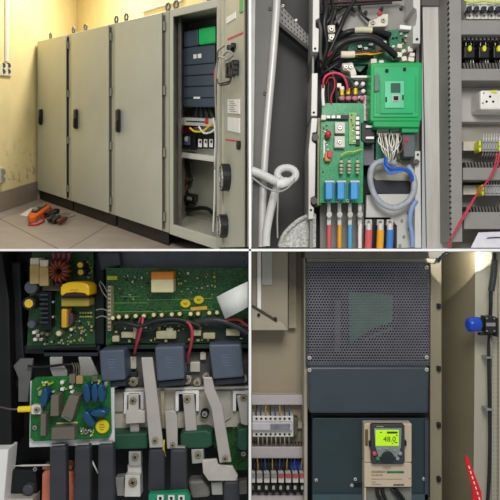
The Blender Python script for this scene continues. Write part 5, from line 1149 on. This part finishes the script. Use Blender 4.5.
q = M(); q.box(251.6, 463.5, 290, 471, 6.2, 6.4); tag(q.build('busbar_comb', black), 'long black bar above the row of white and red relays', 'bar')
q = M(); q.box(290.5, 466, 305, 471, 6.2, 6.4); tag(q.build('busbar_comb', mat('blue_bar', '#2a4a9a', .45)), 'blue bar at the right end above the row of relays', 'bar')
for k in range(14):
    q = M(); q.tube([(254+k*3.7, 473, 6.2), (254.4+k*3.6, 466, 6.16), (253.6+k*3.75, 459, 6.24)], .6, 5, 3); tag(q.build('wire', [rubber, mat('ochre_wire', '#a8864a'), rubber, mat('blue_bar', '#2a4a9a')][k % 4]), 'thin wire crossing the dark bars above the row of relays', 'wire', 'wires above the relay row')
q = M(); q.box(251.6, 483, 305, 497, 6.28, 6.4); tag(q.build('relay_rail', mat('dark_base', '#2a2823', .5)), 'dark base strip carrying the row of relays', 'base')
for k in range(8):
    x = 249.6+k*7.2; x0 = max(x, 251.6)
    t = thing('plug_relay', ['first', 'second', 'third', 'fourth', 'fifth', 'sixth', 'seventh', 'eighth'][k]+' relay from the left in the bottom left row, '+('grey topped' if k < 4 else 'red topped'), 'relay', 'relays in the bottom left row')
    q = M(); q.box(x0, 474.5, x+5.6, 483, 6.08, 6.3); q.build('case', mat('relay_white', '#c9c4bb', .45), t, bevel=.006)
    q = M(); q.box(x0+.3, 474.7, x+5.3, 478, 6.06, 6.09); q.build('cap', mat('relay_red', '#b5463e', .45) if k >= 4 else greyp, t, bevel=.004)
    q = M(); q.box(x0+.3, 484, x+5.4, 492, 6.12, 6.3); q.build('socket', black, t, bevel=.006)
    q = M(); q.box(x0+1, 486, x+3.5, 489.5, 6.11, 6.13); q.build('marker', mat('pale_wire', '#aaa79c'), t)
q = M(); q.box(251.6, 495.5, 304, 540, 6.2, 6.4); t = thing('cable_duct', 'grey duct at the very bottom under the relay row', 'cable duct'); q.build('cover', lil, t)

# ---- the drive
dr = thing('floor_drive', 'tall dark slate drive with perforated upper cover and keypad', 'drive')
q = M(); q.box(308, 262, 430, 560, 6.3, 6.36); q.build('back_panel', black, dr)
q = M(); q.perf(P(306.5, 263.5, 6.0), P(429, 263.5, 6.0), P(429, 364.5, 6.0), P(307.5, 364.5, 6.0), 44, 38, 0, .80, stagger=True)
mesh = q.build('perforated_cover', mat('mesh_grey', '#74747a', .45, .3), dr); md = mesh.modifiers.new('thick', 'SOLIDIFY'); md.thickness = .012
q = M()
for a in ((306, 262.5, 429.5, 265), (306, 363.2, 430, 366), (306, 265, 308, 364), (427.8, 265, 429.8, 364)): q.box(*a, 5.99, 6.3)
q.build('cover_frame', mat('frame_slate', '#3a4147', .5), dr, bevel=.004)
# what is seen through the holes
q = M(); q.poly([(349, 292), (393, 295), (392, 330), (372, 338), (350, 345)], 6.14, 6.16); q.build('inner_board', mat('dim_green_board', '#3d9a62', .45, var=.15), dr)
q = M(); q.box(335, 300, 340.5, 352, 6.14, 6.2); q.build('inner_strip', mat('mid_grey_strip', '#6a6c6c', .45), dr)
q = M(); q.box(345, 288, 348, 345, 6.12, 6.2); q.build('inner_strip', mat('dark_strip', '#1c1e20', .45), dr)
q = M(); q.poly([(312, 268), (330, 268), (332, 360), (312, 360)], 6.2, 6.24); q.build('inner_strip', mat('deep_grey_strip', '#2b2f35', .5), dr)
q = M(); q.box(396, 270, 424, 360, 6.2, 6.24); q.build('inner_strip', mat('deep_grey_strip', '#2b2f35'), dr)
for i, pts in enumerate(([(345, 352, 6.1), (357, 342, 6.08), (372, 332, 6.08), (388, 326, 6.1), (396, 324, 6.12)], [(348, 358, 6.1), (362, 349, 6.08), (380, 338, 6.08), (394, 334, 6.1), (398, 322, 6.12)], [(340, 345, 6.12), (352, 352, 6.1), (370, 352, 6.1), (388, 345, 6.12), (396, 338, 6.12)])):
    q = M(); q.tube(pts, 2.6, 8); q.build('inner_cable', black, dr)
q = M(); q.poly([(308.5, 367), (429.3, 367), (428.3, 413.5), (309.5, 413.5)], 5.88, 6.25); q.build('middle_cover', slt, dr, bevel=.02)
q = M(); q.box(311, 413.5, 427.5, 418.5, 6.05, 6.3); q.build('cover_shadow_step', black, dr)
q = M(); q.box(312.5, 418, 428.3, 560, 5.98, 6.25); q.build('lower_panel', slt2, dr, bevel=.01)
q = M(); q.box(312.8, 494.5, 428, 560, 5.96, 5.99); q.build('bottom_band', mat('band_slate', '#41545a', .45), dr)
q = M(); q.box(424.8, 420, 428.5, 500, 5.96, 5.985); q.build('panel_flange', slt, dr)
for x, y in ((309.5, 358), (427, 357.5), (427, 267.5), (309.5, 370.2), (427, 369.8)): screw(dr, x, y, 5.97 if y < 366 else 5.865, 1.9, mat('bright_screw', '#d8d5cc', .35, .3), dark)
for x, y in ((316.3, 480.3), (355.5, 479.6), (352, 485.7), (424, 479.2)): screw(dr, x, y, 5.965, 1.6, mat('bright_screw', '#d8d5cc'), dark)
q = M(); q.box(354.5, 483.8, 361, 487, 5.965, 5.985); q.build('panel_slot', dark, dr)

# ---- keypad module
kp = thing('keypad_module', 'beige control panel with dark keypad and lime green display', 'control panel')
beige = mat('beige_panel', '#cbb9a0', .5, var=.03)
q = M(); q.box(364.3, 423.5, 411.8, 462.5, 5.86, 5.98); q.build('upper_panel', beige, kp, bevel=.01)
q = M(); q.box(364.3, 463.2, 411.8, 487.3, 5.85, 5.98); q.build('lower_panel', beige, kp, bevel=.01)
q = M(); q.box(365.2, 429.5, 368, 446, 5.852, 5.87); q.build('ribbed_slot', mat('brown_slot', '#6a5232', .5), kp, bevel=.004)
key = M(); key.poly([(371, 426), (372.5, 424.3), (403.5, 424.3), (404.8, 426), (405, 462), (403, 464.5), (373, 464.5), (371.4, 462)], 5.80, 5.86); kk = key.build('keypad', mat('keypad_charcoal', '#363c3e', .42, var=.05), kp, bevel=.01)
q = M(); q.box(369.5, 442, 371.4, 447, 5.81, 5.86); q.box(404.6, 441, 406.6, 446, 5.81, 5.86); q.build('side_clip', black, kk)
q = M(); q.poly([(374, 428.3), (401.8, 428.3), (401, 447), (397.5, 457), (378.5, 457), (375.5, 447)], 5.785, 5.805); q.build('inner_bezel', mat('bezel_grey', '#868a85', .4), kk, bevel=.004)
lcd = mat('lime_lcd', '#a9d81e', .3, var=.04, scale=3, emit=.45)
q = M(); q.box(375.6, 430, 399, 446, 5.78, 5.795); dsp = q.build('display', lcd, kk, bevel=.003)
ink = mat('lcd_ink', '#3c4a0c', .4)
q = M(); q.box(387, 431.6, 397.5, 433.6, 5.777, 5.78); q.build('status_bar', ink, dsp)
q = M(); q.box(380, 432, 382, 432.8, 5.777, 5.78); q.box(396.3, 435, 397.6, 436, 5.777, 5.78); q.box(394.5, 442.3, 397.6, 443, 5.777, 5.78); q.box(392, 443.2, 393, 444, 5.777, 5.78); q.build('status_mark', ink, dsp, kind='stuff')
text_mesh('display_digits', '48.0', ink, dsp, 383.2, 441.6, 5.777, 5.2, 1.0)
q = M(); q.box(376.5, 426.1, 377.8, 427, 5.797, 5.8); q.box(378.3, 426.1, 380, 427, 5.797, 5.8); q.box(380.4, 426.2, 383.5, 427, 5.797, 5.8); q.build('keypad_print', mat('print_pale', '#a9aaa6', .5), kk, kind='stuff')
q = M(); q.disc(388, 458, 5.765, 6.3, .035, n=26, dome=.08); q.build('navigation_dial', mat('dial_black', '#24292a', .35), kk)
for x, y, rx, ry, mm, nm in ((374.8, 453.8, 1.9, 1.9, mat('stop_red', '#d84a5a', .4), 'red_button'), (378, 458.8, 1.7, 1.7, mat('run_green', '#2f8f5a', .4), 'green_button'), (400.3, 453.6, 1.9, 1.9, mat('button_grey', '#8f979b', .4), 'grey_button'), (397.8, 458.6, 1.8, 1.8, mat('button_grey', '#8f979b'), 'grey_button'), (379.5, 449.3, 1.3, 1.1, mat('button_grey', '#8f979b'), 'grey_button'), (394.8, 450.5, 1.3, 1.3, mat('button_grey', '#8f979b'), 'grey_button'), (387, 448.6, 2.2, .8, mat('button_grey', '#8f979b'), 'grey_button')):
    q = M(); q.disc(x, y, 5.775, rx, .03, ry=ry, n=16, dome=.2); q.build(nm, mm, kk)
q = M(); q.box(386.8, 471.3, 404, 473.2, 5.845, 5.85); q.build('green_stripe', mat('stripe_green', '#1f7a48', .5), kp)
q = M()
x = 371.5
for wd_ in (2.6, 1.6, 2.2, 1.6, 2.6, 1.4): q.box(x, 471, x+wd_, 472.9, 5.847, 5.85); x += wd_+.35
x = 371.5
for wd_ in (2, 1.4, 2.2, 1.2, 2.4): q.box(x, 474.6, x+wd_, 475.8, 5.847, 5.85); x += wd_+.5
q.build('panel_lettering', mat('print_taupe', '#958770', .5), kp, kind='stuff')
q = M(); q.box(371.5, 479, 402, 479.5, 5.847, 5.85); q.box(371.5, 484.2, 381, 484.8, 5.847, 5.85); q.box(371.5, 482, 376, 482.5, 5.847, 5.85); q.build('printed_rule', mat('print_taupe', '#958770'), kp, kind='stuff')
q = M(); x = 393.5
for wd_ in (1.5, 1.2, 1.8, 1.2, 1.5, 1.4): q.box(x, 484.2, x+wd_, 485.8, 5.847, 5.85); x += wd_+.35
q.build('dark_lettering', mat('print_dark', '#4a4238', .5), kp, kind='stuff')
q = M(); q.box(408.5, 478.2, 411, 479, 5.847, 5.85); q.build('side_notch', mat('print_taupe', '#958770'), kp)
q = M(); q.box(365.5, 487.8, 411.5, 540, 5.93, 5.97); o = q.build('cable_recess', mat('recess_grey', '#7e8078', .5), kp)
q = M(); q.box(364.3, 487.4, 366, 540, 5.87, 5.98); q.build('recess_edge', beige, kp)
for i, pts in enumerate(([(377, 488.2, 5.9), (377.6, 494, 5.89), (380, 500, 5.89), (382, 515, 5.9)], [(382.5, 488.2, 5.9), (383.2, 494, 5.89), (385.5, 500, 5.89), (388, 515, 5.9)], [(391, 488.2, 5.9), (395, 493, 5.88), (400, 500, 5.88), (406, 515, 5.9)], [(394.5, 488.2, 5.9), (398.5, 493, 5.9), (403.5, 500, 5.9), (410, 515, 5.9)])):
    q = M(); q.tube(pts, 1.8, 8); tag(q.build('control_cable', rubber), ['leftmost', 'second from left', 'third from left', 'rightmost'][i]+' of four black cables leaving the bottom of the keypad panel', 'cable', 'black cables under the keypad panel')

# ---- right side: cabinet flank and open door
fl4 = thing('open_door', 'open beige cabinet door at right with perforated edge strip', 'door')
q = M(); q.hexa([P(442.5, 251.8, 6.35), P(475.5, 251.8, 5.72), P(475.5, 600, 5.72), P(442.5, 600, 6.35)], [P(442.7, 251.8, 6.39), P(476.5, 251.8, 5.76), P(476.5, 600, 5.76), P(442.7, 600, 6.39)]); q.build('door_skin', olv, fl4)
q = M(); q.hexa([P(475.5, 251.8, 5.72), P(493, 251.8, 5.70), P(492, 600, 5.70), P(472.5, 600, 5.72)], [P(475.5, 251.8, 5.76), P(493, 251.8, 5.74), P(492, 600, 5.74), P(472.5, 600, 5.76)]); q.build('door_return', lgt, fl4)
q = M(); q.perf(P(492.6, 252, 5.66), P(499, 252, 5.66), P(498.5, 520, 5.66), P(491.6, 520, 5.66), 2, 60, 0, .25); q.build('perforated_strip', lgt, fl4, kind=None)
q = M(); q.box(492, 251.8, 560, 600, 5.69, 5.72); q.build('strip_back', mat('strip_shadow', '#6c685a', .5), fl4)
q = M(); q.box(499, 251.8, 540, 600, 5.62, 5.66); q.build('outer_flange', lgt, fl4)
cbk = thing('cable', 'black cable running down the inside edge of the open door past blue lamp', 'cable')
q = M(); q.tube([(494.5, 252.3, 5.6), (493.5, 268, 5.6), (491, 290, 5.6), (490.8, 306, 5.6), (489.5, 330, 5.62), (489, 360, 5.61), (489.5, 400, 5.61), (490, 440, 5.61), (489, 480, 5.61), (487, 510, 5.6)], 1.9, 8); q.build('sheath', rubber, cbk)
q = M(); q.tube([(494.5, 260, 5.58), (493.6, 275, 5.58), (491.2, 291, 5.58)], 3.2, 10); q.build('thick_sleeve', mat('grey_black_cable', '#2f3134'), cbk)
q = M(); q.tube([(489.5, 335, 5.62), (491.5, 347, 5.6), (490.5, 358, 5.61)], 1.4, 8); q.build('clamp_section', greyp, cbk)
for y in (357, 409): q = M(); q.box(486.5, y, 493.5, y+1.6, 5.56, 5.68); q.build('cable_tie', greyp, cbk)
lm = thing('signal_lamp', 'blue capped signal lamp on black connector body fixed to the door', 'lamp')
a, b = P(467.5, 325, 5.5), P(478, 324, 5.52)
q = M(); ax_ = (b-a).normalized()
q.sweep([a, a+ax_*.012, a+ax_*.04, b], [.045, .062, .066, .068], 18); q.build('blue_cap', mat('lamp_blue', '#1746b4', .25, var=.06), lm)
q = M(); q.sweep([b, b+ax_*.02, b+ax_*.021, b+ax_*.055, b+ax_*.056, b+ax_*.09], [.06, .06, .045, .045, .058, .058], 18, False); q.build('collar', black, lm)
q = M(); q.box(485.5, 316.5, 496.5, 333, 5.45, 5.58); q.build('connector_body', mat('connector_black', '#1d1f20', .4), lm, bevel=.012)
q = M(); q.box(486.5, 322.8, 495.5, 326.3, 5.44, 5.46); q.build('pale_band', greyp, lm)
q = M(); q.box(496.5, 318, 498.5, 337, 5.47, 5.58); q.box(480, 333, 489, 335.5, 5.5, 5.56); q.build('bracket', rubber, lm)
for x, y in ((487, 318.5), (494.5, 318.5), (487, 331), (494.5, 331)): q = M(); q.disc(x, y, 5.445, .8, .02, n=8); q.build('bolt', steel, lm)
rs = thing('red_strap', 'bright red flat strap with white dashes leaning up from the bottom right', 'strap')
q = M(); q.poly([(465.8, 456.5), (467.4, 455.5), (470, 462), (481.5, 492), (484, 520), (474, 520), (472, 486), (465.5, 462)], 5.4, 5.42); q.build('strap', mat('vivid_red', '#dc1c26', .4, var=.06), rs, bevel=.004)
q = M()
for k in range(7):
    x, y = 468.2+k*1.7, 466+k*5.2; q.poly([(x, y), (x+1, y-.3), (x+2, y+2.6), (x+1, y+2.9)], 5.398, 5.401)
q.build('white_dash', whitep, rs, kind='stuff')
# ================================================================ LIGHT
wd = bpy.data.worlds.new('world'); SC.world = wd; wd.use_nodes = True
wd.node_tree.nodes['Background'].inputs['Color'].default_value = (.95, .97, 1, 1); wd.node_tree.nodes['Background'].inputs['Strength'].default_value = .42
area('front_fill', (.6, .2, 3.2), (0, 6.5, 0), 2.2, 300, (1, .98, .95))  # added soft fill near the camera, lights all four compartments
area('room_lamp', R(2.6, 1.0, 5.6), R(1.0, -.6, 1.0), .7, 180, (1, .95, .85))
area('room_front_fill', (-2.4, 4.6, 4.2), (-2.4, 10.5, 1.5), 1.6, 55, (1, .97, .92))  # added fill out of view, brightens the cabinet fronts and walls
sp_ = spot('added_door_spot', (1.975, 5.5, -.035), (2.47, 6.85, .13), 18, 84, .04, (1, .97, .88), .004)  # added spot, its cone edge draws the lit corner on the open door
settle_roots()
